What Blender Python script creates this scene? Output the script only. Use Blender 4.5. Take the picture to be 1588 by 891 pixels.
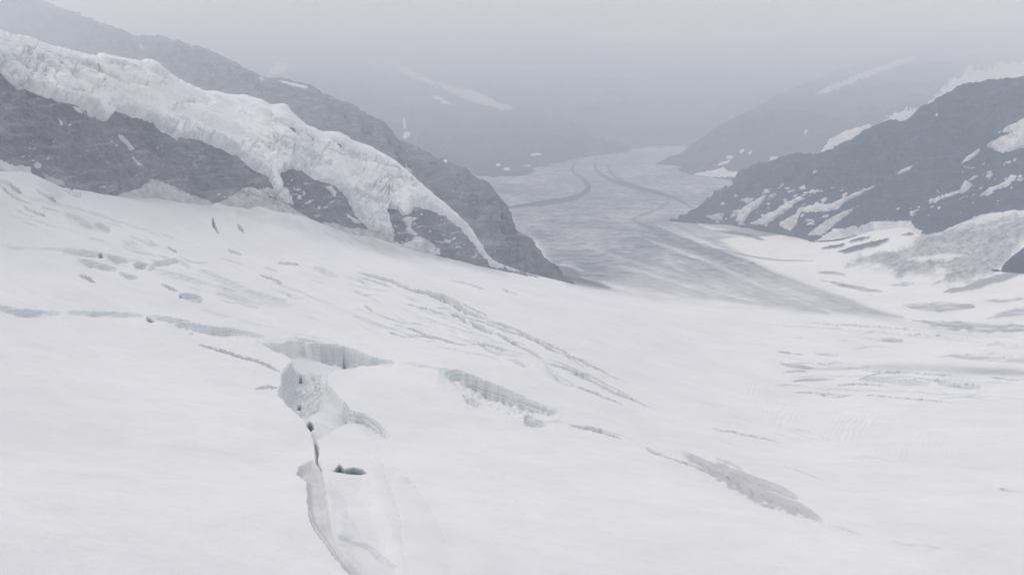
import bpy, math, time
import numpy as np

T0 = time.time()
for o in list(bpy.data.objects):
    bpy.data.objects.remove(o, do_unlink=True)
scene = bpy.context.scene
COL = scene.collection

# ------------------------------------------------------------------ camera
CZ = 600.0                      # camera height above the local datum (m)
PITCH = math.radians(13.5)      # looking down by this much
F = 1375.0                      # focal length in photo pixels (1588 wide)
cam_d = bpy.data.cameras.new("camera")
cam_d.sensor_width = 36.0
cam_d.lens = 36.0 * F / 1588.0
cam_d.clip_start = 1.0
cam_d.clip_end = 60000.0
cam = bpy.data.objects.new("camera", cam_d)
COL.objects.link(cam)
cam.location = (0, 0, CZ)
cam.rotation_euler = (math.pi / 2 - PITCH, 0, 0)
scene.camera = cam

# ------------------------------------------------------------------ world: overcast daylight
SUN_EL, SUN_ROT = math.radians(44), math.radians(-100)
world = bpy.data.worlds.new("World")
scene.world = world
world.use_nodes = True
wn, wl = world.node_tree.nodes, world.node_tree.links
wn.clear()
w_out = wn.new("ShaderNodeOutputWorld")
w_bg = wn.new("ShaderNodeBackground")
w_bg.inputs["Strength"].default_value = 0.1
w_sky = wn.new("ShaderNodeTexSky")
w_sky.sky_type = 'NISHITA'
w_sky.sun_disc = False
w_sky.sun_elevation = SUN_EL
w_sky.sun_rotation = SUN_ROT
w_sky.altitude = 3400
w_sky.air_density = 1.0
w_sky.dust_density = 4.0
w_mix = wn.new("ShaderNodeMix")
w_mix.data_type = 'RGBA'
w_mix.inputs["Factor"].default_value = 0.88          # closed cloud cover
w_mix.inputs["B"].default_value = (7.4, 7.58, 8.5, 1)
wl.new(w_sky.outputs["Color"], w_mix.inputs["A"])
wl.new(w_mix.outputs["Result"], w_bg.inputs["Color"])
wl.new(w_bg.outputs["Background"], w_out.inputs["Surface"])

# ------------------------------------------------------------------ sun behind the cloud
sun_d = bpy.data.lights.new("sun", 'SUN')
sun_d.energy = 1.45
sun_d.angle = math.radians(14)
sun_d.color = (1.0, 0.97, 0.93)
sun = bpy.data.objects.new("sun", sun_d)
COL.objects.link(sun)
# light comes from the left and a little from behind the valley
sx, sy = -0.85, 0.52
_sd = np.array([sx * math.cos(SUN_EL), sy * math.cos(SUN_EL), math.sin(SUN_EL)])
import mathutils
sun.rotation_euler = mathutils.Vector(tuple(_sd)).to_track_quat('Z', 'Y').to_euler()
w_sky.sun_rotation = math.atan2(sx, sy)

scene.view_settings.view_transform = 'Standard'
scene.view_settings.look = 'None'
scene.view_settings.exposure = 0.0
scene.view_settings.gamma = 1.0
scene.view_settings.use_curve_mapping = False
scene.render.engine = 'CYCLES'
cy = scene.cycles
cy.use_denoising = True
try:
    cy.denoiser = 'OPENIMAGEDENOISE'
except Exception:
    pass
cy.max_bounces = 7
cy.diffuse_bounces = 3
cy.glossy_bounces = 1
cy.volume_bounces = 3
cy.transparent_max_bounces = 8
cy.use_adaptive_sampling = True
cy.adaptive_threshold = 0.02

HAZE_DENSITY = 1.95e-4
HAZE_COLOR = (0.79, 0.875, 1.0)

# ------------------------------------------------------------------ numeric helpers
def dir_px(u, v):
    """photo pixel -> (azimuth, tan(elevation)) of its sight line"""
    u = np.asarray(u, float); v = np.asarray(v, float)
    a = (u - 794.0) / F; b = (445.5 - v) / F
    y = math.cos(PITCH) + b * math.sin(PITCH)
    z = b * math.cos(PITCH) - math.sin(PITCH)
    return np.arctan2(a, y), z / np.hypot(a, y)

def project(x, y, z):
    z = z - CZ
    d = y * math.cos(PITCH) - z * math.sin(PITCH)
    h = y * math.sin(PITCH) + z * math.cos(PITCH)
    d = np.where(d < 1.0, 1.0, d)
    return 794.0 + F * x / d, 445.5 - F * h / d

U32 = np.uint32
def _mix(h):
    h = (h ^ (h >> U32(13))) * U32(1274126177)
    h = (h ^ (h >> U32(15))) * U32(2246822519)
    return ((h ^ (h >> U32(16))) & U32(0xFFFFFF)).astype(np.float32) * np.float32(1.0 / 0xFFFFFF)

def _lat(i, k):
    return i.astype(np.int32).view(np.uint32) * U32(k)

def _hash(ix, iy, iz, seed):
    sd_ = U32((seed * 1274126177) & 0xFFFFFFFF)
    return _mix(_lat(ix, 374761393) + _lat(iy, 668265263) + _lat(iz, 2147483647) + sd_)

def vnoise(x, y, z, seed=0):
    x, y, z = (np.asarray(q, np.float32) for q in (x, y, z))
    sd_ = U32((seed * 1274126177) & 0xFFFFFFFF)
    out = []
    for q, k in ((x, 374761393), (y, 668265263), (z, 2147483647)):
        f = np.floor(q); t = q - f
        h = _lat(f, k)
        out.append((t * t * t * (t * (t * 6 - 15) + 10), h, h + U32(k)))
    (tx, x0, x1), (ty, y0, y1), (tz, z0, z1) = out
    def lerp(a, b_, t): return a + (b_ - a) * t
    flat = not z.any()
    pl = []
    for hz in ((z0,) if flat else (z0, z1)):
        hz = hz + sd_
        a = lerp(_mix(x0 + y0 + hz), _mix(x1 + y0 + hz), tx)
        c = lerp(_mix(x0 + y1 + hz), _mix(x1 + y1 + hz), tx)
        pl.append(lerp(a, c, ty))
    r = pl[0] if flat else lerp(pl[0], pl[1], tz)
    return r * 2 - 1

def fbm(x, y, z, oct=4, gain=0.5, seed=0, ridged=False):
    a, s, n = 1.0, 0.0, 0.0
    for i in range(oct):
        q = vnoise(x, y, z, seed + i * 17)
        if ridged:
            q = 1 - 2 * np.abs(q)
        s = s + a * q; n += a
        x, y = x * 2.03 + 11.3, y * 2.03 + 5.1
        z = z * 2.03 + 7.7 if np.any(z) else z
        a *= gain
    return s / n

def worley(x, y, z, seed=0):
    fx, fy, fz = np.floor(x), np.floor(y), np.floor(z)
    f1 = np.full(x.shape, 9.0); f2 = np.full(x.shape, 9.0); cid = np.zeros(x.shape)
    for dx in (-1, 0, 1):
        for dy in (-1, 0, 1):
            for dz in (-1, 0, 1):
                cx, cy_, cz = fx + dx, fy + dy, fz + dz
                px = cx + _hash(cx, cy_, cz, seed); py = cy_ + _hash(cx, cy_, cz, seed + 1)
                pz = cz + _hash(cx, cy_, cz, seed + 2)
                d = np.sqrt((px - x) ** 2 + (py - y) ** 2 + (pz - z) ** 2)
                n = d < f1
                f2 = np.where(n, f1, np.minimum(f2, d))
                cid = np.where(n, _hash(cx, cy_, cz, seed + 3), cid)
                f1 = np.where(n, d, f1)
    return f1, f2, cid

def sstep(a, b, x):
    t = np.clip((x - a) / (b - a), 0, 1)
    return t * t * (3 - 2 * t)

def poly_sd(P, u, v):
    """signed distance in pixels, positive inside"""
    P = np.asarray(P, float); n = len(P)
    d = np.full(u.shape, 1e9); inside = np.zeros(u.shape, bool)
    for i in range(n):
        ax, ay = P[i]; bx, by = P[(i + 1) % n]
        ex, ey = bx - ax, by - ay
        t = np.clip(((u - ax) * ex + (v - ay) * ey) / (ex * ex + ey * ey + 1e-9), 0, 1)
        d = np.minimum(d, np.hypot(u - ax - t * ex, v - ay - t * ey))
        c = ((ay > v) != (by > v))
        inside ^= c & (u < (bx - ax) * (v - ay) / (by - ay + 1e-12) + ax)
    return np.where(inside, d, -d)

def smooth_line(P, n=6):
    """Catmull-Rom through the points, so traced lines bend instead of kinking"""
    P = np.asarray(P, float)
    if len(P) < 3:
        return P
    Q = np.vstack([2 * P[0] - P[1], P, 2 * P[-1] - P[-2]])
    out = []
    for i in range(1, len(Q) - 2):
        p0, p1, p2, p3 = Q[i - 1], Q[i], Q[i + 1], Q[i + 2]
        for k in range(n):
            t = k / n
            out.append(0.5 * (2 * p1 + (p2 - p0) * t + (2 * p0 - 5 * p1 + 4 * p2 - p3) * t * t
                              + (3 * p1 - p0 - 3 * p2 + p3) * t ** 3))
    out.append(P[-1])
    return np.array(out)

def line_sd(P, u, v):
    """(signed distance, + below the line; position along 0..1)"""
    P = np.asarray(P, float)
    L = np.r_[0, np.cumsum(np.hypot(*(np.diff(P, axis=0).T)))]
    d = np.full(u.shape, 1e9); s = np.zeros(u.shape); tt = np.zeros(u.shape)
    for i in range(len(P) - 1):
        ax, ay = P[i]; bx, by = P[i + 1]
        ex, ey = bx - ax, by - ay
        l = math.hypot(ex, ey) + 1e-9
        t = np.clip(((u - ax) * ex + (v - ay) * ey) / (l * l), 0, 1)
        dd = np.hypot(u - ax - t * ex, v - ay - t * ey)
        sg = np.sign(ex * (v - ay) - ey * (u - ax)) * (1 if ex >= 0 else -1)
        n = dd < d
        d = np.where(n, dd, d); s = np.where(n, sg * dd, s)
        tt = np.where(n, (L[i] + t * l) / L[-1], tt)
    return s, tt

# ------------------------------------------------------------------ mesh from a grid of points
def tag(o, label=None, cat=None, group=None, kind=None):
    if label: o["label"] = label
    if cat: o["category"] = cat
    if group: o["group"] = group
    if kind: o["kind"] = kind
    return o

def grid_object(name, X, Y, Z, mat, faces=None, attrs=None, parent=None, smooth=True):
    """X,Y,Z: (rows, cols); faces: bool (rows-1, cols-1) of quads kept"""
    R, C = X.shape
    if faces is None:
        faces = np.ones((R - 1, C - 1), bool)
    fi, fj = np.nonzero(faces)
    a = fi * C + fj
    quads = np.stack([a, a + 1, a + C + 1, a + C], 1)
    used, inv = np.unique(quads, return_inverse=True)
    quads = inv.reshape(quads.shape)
    co = np.stack([X.ravel()[used], Y.ravel()[used], Z.ravel()[used]], 1).astype(np.float32)
    me = bpy.data.meshes.new(name)
    n = len(quads)
    if n == 0:
        return None
    me.vertices.add(len(co)); me.vertices.foreach_set("co", co.ravel())
    me.loops.add(n * 4); me.loops.foreach_set("vertex_index", quads.astype(np.int32).ravel())
    me.polygons.add(n)
    me.polygons.foreach_set("loop_start", np.arange(0, n * 4, 4, dtype=np.int32))
    me.polygons.foreach_set("loop_total", np.full(n, 4, np.int32))
    me.polygons.foreach_set("use_smooth", np.full(n, smooth))
    me.update(calc_edges=True)
    for k, A in (attrs or {}).items():
        at = me.attributes.new(k, 'FLOAT', 'POINT')
        at.data.foreach_set("value", A.ravel()[used].astype(np.float32))
    me.materials.append(mat)
    o = bpy.data.objects.new(name, me)
    COL.objects.link(o)
    if parent: o.parent = parent
    return o

def grid_normals(X, Y, Z):
    ax, ay, az = np.gradient(X, axis=1), np.gradient(Y, axis=1), np.gradient(Z, axis=1)
    bx, by, bz = np.gradient(X, axis=0), np.gradient(Y, axis=0), np.gradient(Z, axis=0)
    n = np.stack([ay * bz - az * by, az * bx - ax * bz, ax * by - ay * bx])
    return n / (np.sqrt((n ** 2).sum(0)) + 1e-9)

# ------------------------------------------------------------------ materials
def new_mat(name):
    m = bpy.data.materials.new(name); m.use_nodes = True
    nt = m.node_tree
    bsdf = nt.nodes["Principled BSDF"]
    bsdf.inputs["Specular IOR Level"].default_value = 0.15
    bsdf.inputs["Roughness"].default_value = 0.75
    return m, nt, bsdf

def N(nt, kind, **kw):
    n = nt.nodes.new(kind)
    for k, v in kw.items():
        if k.startswith("in_"):
            n.inputs[k[3:].replace("_", " ")].default_value = v
        else:
            setattr(n, k, v)
    return n

def noise_node(nt, vec, scale, detail=4, rough=0.55, dist=0.0):
    n = N(nt, "ShaderNodeTexNoise")
    n.inputs["Scale"].default_value = scale; n.inputs["Detail"].default_value = detail
    n.inputs["Roughness"].default_value = rough; n.inputs["Distortion"].default_value = dist
    nt.links.new(vec, n.inputs["Vector"])
    return n.outputs["Fac"]

def mix_rgb(nt, fac, a, b, blend='MIX'):
    n = N(nt, "ShaderNodeMix", data_type='RGBA', blend_type=blend)
    for sock, val in (("Factor", fac), ("A", a), ("B", b)):
        s = n.inputs[sock]
        if hasattr(val, "links"):
            nt.links.new(val, s)
        else:
            s.default_value = val if sock == "Factor" else (*val, 1)
    return n.outputs["Result"]

def maprange(nt, val, a, b, c=0.0, d=1.0):
    n = N(nt, "ShaderNodeMapRange")
    nt.links.new(val, n.inputs["Value"])
    for k, x in zip(("From Min", "From Max", "To Min", "To Max"), (a, b, c, d)):
        n.inputs[k].default_value = x
    return n.outputs["Result"]

def math_n(nt, op, a, b=0.0):
    n = N(nt, "ShaderNodeMath", operation=op)
    for i, val in enumerate((a, b)):
        if hasattr(val, "links"): nt.links.new(val, n.inputs[i])
        else: n.inputs[i].default_value = val
    return n.outputs[0]

def scaled(nt, vec, s):
    n = N(nt, "ShaderNodeVectorMath", operation='MULTIPLY')
    nt.links.new(vec, n.inputs[0]); n.inputs[1].default_value = s
    return n.outputs[0]

def attr(nt, name):
    return N(nt, "ShaderNodeAttribute", attribute_name=name).outputs["Fac"]

def bump(nt, bsdf, height, strength, dist):
    b = N(nt, "ShaderNodeBump")
    b.inputs["Strength"].default_value = strength; b.inputs["Distance"].default_value = dist
    nt.links.new(height, b.inputs["Height"]); nt.links.new(b.outputs[0], bsdf.inputs["Normal"])

def glacier_material():
    m, nt, b = new_mat("snow_and_ice")
    P = N(nt, "ShaderNodeNewGeometry").outputs["Position"]
    big = noise_node(nt, P, 0.012, 4)
    fine = noise_node(nt, P, 0.35, 5, 0.65)
    wind = noise_node(nt, scaled(nt, P, (0.05, 0.22, 0.22)), 1.0, 5, 0.6)
    big2 = noise_node(nt, scaled(nt, P, (0.03, 0.04, 0.04)), 1.0, 6, 0.62, 0.5)
    snow = mix_rgb(nt, maprange(nt, math_n(nt, "ADD", math_n(nt, "MULTIPLY", big, 0.5), math_n(nt, "MULTIPLY", big2, 0.5)), 0.36, 0.60), (0.75, 0.742, 0.732), (0.825, 0.817, 0.805))
    snow = mix_rgb(nt, maprange(nt, wind, 0.52, 0.78, 0, 0.32), snow, (0.69, 0.685, 0.685))
    spk = noise_node(nt, P, 0.9, 3, 0.75)
    spz = noise_node(nt, P, 0.02, 4, 0.6)
    sf = math_n(nt, 'MULTIPLY', maprange(nt, spk, 0.60, 0.69, 0, 0.34), maprange(nt, spz, 0.42, 0.62, 0.1, 1))
    snow = mix_rgb(nt, sf, snow, (0.42, 0.41, 0.41))
    # bare grey glacier ice: streaked across the flow
    tr = noise_node(nt, scaled(nt, P, (0.010, 0.05, 0.05)), 1.0, 6, 0.65, 0.6)
    icec = mix_rgb(nt, maprange(nt, tr, 0.35, 0.68), (0.10, 0.112, 0.142), (0.31, 0.325, 0.355))
    col = mix_rgb(nt, attr(nt, "ice"), snow, icec)
    # old dusty snow
    dn = noise_node(nt, P, 0.06, 5, 0.65)
    dfac = math_n(nt, 'MULTIPLY', attr(nt, "dirt"), maprange(nt, dn, 0.3, 0.65, 0.25, 1.0))
    col = mix_rgb(nt, dfac, col, (0.44, 0.435, 0.44))
    # exposed crevasse ice with yearly layers; also tints the shade in the large hollow
    sepz = N(nt, "ShaderNodeSeparateXYZ"); nt.links.new(P, sepz.inputs[0])
    warp = noise_node(nt, scaled(nt, P, (0.06, 0.06, 0.3)), 1.0, 4)
    zz = math_n(nt, 'ADD', math_n(nt, 'MULTIPLY', sepz.outputs["Z"], 1.0), math_n(nt, 'MULTIPLY', warp, 3.5))
    cmb = N(nt, "ShaderNodeCombineXYZ"); nt.links.new(zz, cmb.inputs[2])
    lay = noise_node(nt, cmb.outputs[0], 0.9, 3, 0.7)
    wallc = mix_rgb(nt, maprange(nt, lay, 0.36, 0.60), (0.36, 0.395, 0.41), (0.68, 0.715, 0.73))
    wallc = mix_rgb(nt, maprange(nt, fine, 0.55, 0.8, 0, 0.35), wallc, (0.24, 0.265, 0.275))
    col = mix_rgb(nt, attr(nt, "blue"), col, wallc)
    col = mix_rgb(nt, attr(nt, "deep_shade"), col, (0.055, 0.13, 0.155))  # deep-ice teal, with the shade of holes and slits painted into the colour
    # rubble of the moraines
    rn = noise_node(nt, P, 0.12, 5, 0.7)
    deb = mix_rgb(nt, rn, (0.05, 0.05, 0.058), (0.13, 0.13, 0.14))
    col = mix_rgb(nt, attr(nt, "debris"), col, deb)
    rock = mix_rgb(nt, rn, (0.07, 0.072, 0.08), (0.20, 0.20, 0.21))
    col = mix_rgb(nt, attr(nt, "rock"), col, rock)
    nt.links.new(col, b.inputs["Base Color"])
    h = math_n(nt, 'ADD', math_n(nt, 'MULTIPLY', fine, 0.5), wind)
    bump(nt, b, h, 0.6, 1.0)
    return m

def rock_material(name, dark, light, scale):
    m, nt, b = new_mat(name)
    P = N(nt, "ShaderNodeNewGeometry").outputs["Position"]
    a = noise_node(nt, P, scale, 6, 0.65)
    s = noise_node(nt, scaled(nt, P, (scale * 1.2, scale * 1.2, scale * 7)), 1.0, 5, 0.6, 0.8)
    c = mix_rgb(nt, maprange(nt, a, 0.3, 0.7), dark, light)
    c = mix_rgb(nt, maprange(nt, s, 0.5, 0.68, 0, 0.75), c, tuple(x * 1.5 for x in light))
    crk = noise_node(nt, scaled(nt, P, (scale * 5, scale * 5, scale * 1.2)), 1.0, 6, 0.7, 1.2)
    c = mix_rgb(nt, maprange(nt, crk, 0.50, 0.70, 0, 0.45), c, tuple(x * 0.7 for x in dark))
    f = noise_node(nt, P, scale * 14, 4, 0.7)
    c = mix_rgb(nt, maprange(nt, f, 0.45, 0.75, 0, 0.45), c, tuple(x * 0.55 for x in dark))
    nt.links.new(c, b.inputs["Base Color"])
    b.inputs["Roughness"].default_value = 0.9
    bump(nt, b, f, 0.8, 0.12 / scale)
    return m

def icefall_material():
    m, nt, b = new_mat("broken_ice")
    g = N(nt, "ShaderNodeNewGeometry")
    P = g.outputs["Position"]
    n1 = noise_node(nt, P, 0.05, 5, 0.65)
    flute = noise_node(nt, scaled(nt, P, (0.30, 0.30, 0.05)), 1.0, 5, 0.7)
    icec = mix_rgb(nt, maprange(nt, flute, 0.30, 0.62), (0.53, 0.56, 0.575), (0.76, 0.78, 0.785))
    f = math_n(nt, 'ADD', attr(nt, "bare"), math_n(nt, 'MULTIPLY', math_n(nt, 'SUBTRACT', n1, 0.5), 0.9))
    f = maprange(nt, f, 0.25, 0.75)
    snow = mix_rgb(nt, n1, (0.77, 0.767, 0.76), (0.85, 0.847, 0.84))
    c = mix_rgb(nt, f, snow, icec)
    d = noise_node(nt, scaled(nt, P, (0.02, 0.02, 0.07)), 1.0, 6, 0.7)
    c = mix_rgb(nt, maprange(nt, d, 0.52, 0.72, 0, 0.35), c, (0.55, 0.535, 0.52))
    nt.links.new(c, b.inputs["Base Color"])
    bump(nt, b, flute, 0.5, 1.2)
    return m

def patch_material(name, c0, c1, scale):
    m, nt, b = new_mat(name)
    P = N(nt, "ShaderNodeNewGeometry").outputs["Position"]
    n = noise_node(nt, P, scale, 5, 0.65)
    c = mix_rgb(nt, maprange(nt, n, 0.3, 0.7), c0, c1)
    nt.links.new(c, b.inputs["Base Color"])
    bump(nt, b, n, 0.4, 0.1 / scale)
    return m

M_GLACIER = glacier_material()
M_ROCK_NEAR = rock_material("gneiss_near", (0.235, 0.24, 0.268), (0.345, 0.352, 0.385), 0.022)
M_ROCK_SPUR = rock_material("gneiss_spur", (0.165, 0.170, 0.192), (0.25, 0.256, 0.283), 0.014)
M_ROCK_RIGHT = rock_material("gneiss_dark", (0.036, 0.045, 0.074), (0.072, 0.085, 0.125), 0.012)
M_ROCK_FAR = rock_material("gneiss_far", (0.040, 0.048, 0.066), (0.075, 0.084, 0.108), 0.008)
M_ICEFALL = icefall_material()
M_PATCH = patch_material("old_snow", (0.44, 0.44, 0.455), (0.76, 0.76, 0.765), 0.06)
M_DIRTY = patch_material("dusty_snow", (0.36, 0.355, 0.352), (0.62, 0.615, 0.61), 0.09)

# ------------------------------------------------------------------ the glacier surface (one height field)
CTRL = [  # photo pixel u, v and horizontal range in metres
    (-300, 891, 200), (0, 891, 205), (400, 891, 212), (794, 891, 225), (1200, 891, 260), (1588, 891, 300), (1900, 891, 340),
    (794, 1400, 128), (-100, 1400, 118), (1700, 1400, 165),
    (0, 700, 325), (400, 700, 345), (794, 700, 372), (1200, 700, 480), (1588, 700, 560), (1850, 700, 600), (-250, 700, 310),
    (0, 560, 450), (430, 600, 440), (794, 600, 500), (1200, 620, 680), (1588, 600, 800), (1850, 600, 830), (-250, 560, 420),
    (0, 480, 535), (400, 520, 540), (794, 520, 660), (1000, 550, 740), (1200, 540, 950), (1588, 550, 1000), (1850, 545, 1000),
    (0, 400, 620), (200, 410, 655), (400, 430, 700), (600, 440, 790), (794, 450, 900), (1000, 480, 1100), (1200, 492, 1250),
    (1400, 508, 1240), (1588, 520, 1150), (1850, 510, 1100),
    (-250, 270, 680), (0, 300, 720), (200, 322, 790), (400, 350, 880), (600, 390, 1000),
    (0, 255, 765), (200, 298, 850), (400, 308, 930), (-250, 215, 740),
    (0, 240, 880), (400, 298, 1030), (700, 392, 1180),
    (580, 362, 1050), (750, 411, 1160), (875, 437, 1280), (935, 453, 1350), (1020, 467, 1390),
    (935, 446, 1800), (900, 420, 1980), (1020, 455, 1760), (1100, 420, 2050), (1150, 462, 1600), (1250, 482, 1400),
    (1250, 440, 1750), (1300, 400, 2080), (1450, 440, 1720), (1588, 470, 1480), (1588, 400, 1900), (1450, 385, 2080),
    (1588, 338, 2280), (1850, 330, 2250), (1420, 350, 2330), (1280, 368, 2380),
    (950, 380, 2450), (820, 350, 2750), (1060, 345, 2980), (1150, 345, 2800), (950, 300, 3850), (800, 300, 3750),
    (1130, 290, 4100), (1000, 260, 5000), (860, 262, 4950), (950, 238, 6200), (1060, 240, 5950),
]
CTRL_Z = [  # photo pixel u (direction), range, height relative to the camera, where nothing is seen
    (500, 2500, -430), (300, 2500, -400), (0, 2500, -330), (0, 1400, -170), (300, 1500, -250), (500, 1700, -330),
    (700, 2200, -455), (1588, 4500, -480), (1588, 7000, -520), (0, 7000, -530), (794, 8000, -545), (794, 14000, -560),
    (0, 14000, -560), (1588, 14000, -560), (1300, 4300, -505),
]
_az, _te = dir_px(*np.array(CTRL)[:, :2].T)
_r = np.array(CTRL, float)[:, 2]
_azz = dir_px(np.array(CTRL_Z, float)[:, 0], 445.5)[0]
_rz = np.array(CTRL_Z, float)[:, 1]
K_az = np.r_[_az, _azz]; K_l = np.r_[np.log(_r), np.log(_rz)]
K_e = np.r_[_te, np.array(CTRL_Z, float)[:, 2] / _rz]

def _phi(d2):
    return 0.5 * d2 * np.log(d2 + 1e-12)

def tps_fit(x, y, f, reg=1e-5):
    n = len(x)
    A = np.zeros((n + 3, n + 3))
    A[:n, :n] = _phi((x[:, None] - x) ** 2 + (y[:, None] - y) ** 2) + reg * np.eye(n)
    A[:n, n] = 1; A[:n, n + 1] = x; A[:n, n + 2] = y
    A[n:, :n] = A[:n, n:].T
    return np.linalg.solve(A, np.r_[f, 0, 0, 0])

TPS_W = tps_fit(K_az, K_l, K_e)

def ground_e(az, lr):
    """tan(elevation) of the glacier surface seen from the camera"""
    az = np.clip(az, -0.66, 0.66)
    out = TPS_W[-3] + TPS_W[-2] * az + TPS_W[-1] * lr
    for i in range(len(K_az)):
        out = out + TPS_W[i] * _phi((az - K_az[i]) ** 2 + (lr - K_l[i]) ** 2)
    return out

def ground_hit(u, v):
    """range at which the sight line of a pixel meets the glacier"""
    az, te = dir_px(u, v)
    lr = np.linspace(math.log(120), math.log(9000), 900)
    res = []
    for a, t in zip(np.atleast_1d(az), np.atleast_1d(te)):
        e = ground_e(np.full(lr.shape, a), lr)
        k = np.nonzero(e >= t)[0]
        res.append(math.exp(lr[k[0]]) if len(k) else 9000.0)
    return np.array(res)

# rows: about one photo row each, columns: about 1.7 photo pixels
_lr = np.linspace(math.log(110), math.log(14000), 6000)
dens = np.full(len(_lr), 0.0)
for a in (-0.5, -0.3, -0.1, 0.1, 0.3, 0.5):
    e = ground_e(np.full(_lr.shape, a), _lr)
    px = np.abs(np.gradient(np.arctan(e))) * F
    px *= np.where(_lr < math.log(205), 0.15, 1.0)
    dens = np.maximum(dens, px)
dens += 0.02
cum = np.r_[0, np.cumsum(dens)[:-1]]
NR = 920
rows_lr = np.interp(np.linspace(0, cum[-1], NR), cum, _lr)
AZL = 0.58
cols_az = np.r_[np.linspace(-1.5, -AZL, 30)[:-1], np.linspace(-AZL, AZL, 900), np.linspace(AZL, 1.5, 30)[1:]]
GA, GL = np.meshgrid(cols_az, rows_lr)
GE = ground_e(GA, GL)
GR = np.exp(GL)
GX, GY = GR * np.sin(GA), GR * np.cos(GA)
GZ = CZ + GE * GR
GU, GV = project(GX, GY, GZ)
# seen from the lens at all (not folded behind a lip): keeps traced marks off hidden ground
run = np.maximum.accumulate(GE, axis=0)
HID = GE < run - 2.5 / F
DIST = np.hypot(GR, GZ - CZ)
PXM = DIST / F                           # metres per photo pixel at each vertex
print("grid", GX.shape, round(time.time() - T0, 1))

ATT = {k: np.zeros(GX.shape) for k in ("ice", "debris", "dirt", "blue", "deep_shade", "rock")}
DZ = np.zeros(GX.shape)                  # change of height
OWN = np.zeros(GX.shape, np.int32)       # which thing a vertex belongs to
THINGS = []                              # (name, label, category, group)

def thing_id(name, label, cat, group=None, parent=None):
    THINGS.append((name, label, cat, group))
    return len(THINGS)

def window(P, m):
    P = np.asarray(P, float)
    b = (GU > P[:, 0].min() - m) & (GU < P[:, 0].max() + m) & (GV > P[:, 1].min() - m) & (GV < P[:, 1].max() + m) & ~HID
    if not b.any():
        return None
    i, j = np.nonzero(b)
    return slice(i.min(), i.max() + 1), slice(j.min(), j.max() + 1)

def wob(u, v, s, seed):
    return fbm(u / s, v / s * 1.6, np.zeros_like(u) + seed * 3.7, 3, 0.55, seed)

VALLEY_POLY = [(690, 225), (690, 250), (760, 300), (868, 425), (880, 440), (935, 453), (1020, 467), (1150, 475), (1250, 484),
               (1400, 493), (1340, 474), (1260, 442), (1200, 420), (1150, 392), (1120, 372), (1080, 355), (1050, 343),
               (1090, 326), (1150, 286), (1165, 272), (1100, 262), (1000, 252), (1070, 228), (900, 222)]

def soft_line(attr_name, P, hw, amount, mode='add', seed=0, taper=True):
    P = smooth_line(P)
    sl = window(P, hw * 3 + 6)
    if sl is None: return
    u, v = GU[sl], GV[sl]
    s, t = line_sd(P, u, v)
    w = hw * (np.clip(np.minimum(t, 1 - t) / 0.25, 0.12, 1) ** 0.6 if taper else 1.0) * (1 + 0.35 * wob(u, v, 30, seed))
    k = np.exp(-(s / np.maximum(w, 0.3)) ** 2 * 0.9) * amount * ~HID[sl]
    if mode == 'add':
        ATT[attr_name][sl] = np.clip(ATT[attr_name][sl] + k, 0, 1)
    elif mode == 'max':
        ATT[attr_name][sl] = np.maximum(ATT[attr_name][sl], k)
    else:
        ATT[attr_name][sl] *= (1 - k)

def region(attr_name, P, amount, soft=6, rough=5, seed=0, mode='max'):
    sl = window(P, 20)
    if sl is None: return
    u, v = GU[sl], GV[sl]
    M = poly_sd(P, u, v) + rough * wob(u, v, 26, seed)
    k = sstep(-soft, soft, M) * amount * ~HID[sl]
    A = ATT[attr_name]
    A[sl] = np.maximum(A[sl], k) if mode == 'max' else A[sl] * (1 - k)

def lens(name, label, cat, group, P, hw, attrs, seed=0, lift=0.0, rough=0.35, edge=0.55):
    """a strip of another surface (bare ice, debris, rock) along a line; it is its own thing"""
    P = smooth_line(P)
    sl = window(P, hw * 2 + 8)
    u, v = GU[sl], GV[sl]
    s, t = line_sd(P, u, v)
    w = hw * np.clip(np.minimum(t, 1 - t) / 0.3, 0.0, 1) ** 0.6 * (1 + rough * 1.6 * wob(u, v, 22, seed))
    w = np.maximum(w, 0.05)
    q = 1 - np.abs(s + hw * rough * wob(u, v, 9, seed + 3)) / w
    k = sstep(0.0, edge, q) * ~HID[sl]
    fray = k if 'debris' in attrs else k * np.clip(0.75 + 0.9 * fbm(u / 16, v / 2.6, u * 0 + seed, 3, 0.6, seed + 5), 0.15, 1)
    for a, amt in attrs.items():
        ATT[a][sl] = np.maximum(ATT[a][sl], fray * amt)
    DZ[sl] += lift * PXM[sl] * k * (1 + 0.5 * wob(u, v, 7, seed + 8))
    i = thing_id(name, label, cat, group)
    OWN[sl] = np.where(k > 0.15, i, OWN[sl])

def blob(name, label, cat, group, P, attrs, seed=0, lift=0.0, rough=2.5, soft=2.0, chunk=0.0, csize=20.0, own=True):
    sl = window(P, 14)
    u, v = GU[sl], GV[sl]
    M = poly_sd(P, u, v) + rough * wob(u, v, 16, seed) + rough * 0.6 * wob(u, v, 5, seed + 2)
    k = sstep(-soft, soft, M) * ~HID[sl]
    for a, amt in attrs.items():
        ATT[a][sl] = np.maximum(ATT[a][sl], k * amt)
    d = lift * k * (1 + 0.5 * wob(u, v, 8, seed + 8))
    if chunk:
        f1, f2, c = worley(GX[sl] / csize, GY[sl] / csize, GX[sl] * 0 + 0.5, seed)
        d = d + k * chunk * ((c - 0.5) * 0.8 * sstep(0, 0.25, f2 - f1) - sstep(0.22, 0.0, f2 - f1))
    DZ[sl] += d * PXM[sl]
    if own:
        i = thing_id(name, label, cat, group)
        OWN[sl] = np.where(k > 0.3, i, OWN[sl])

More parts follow.
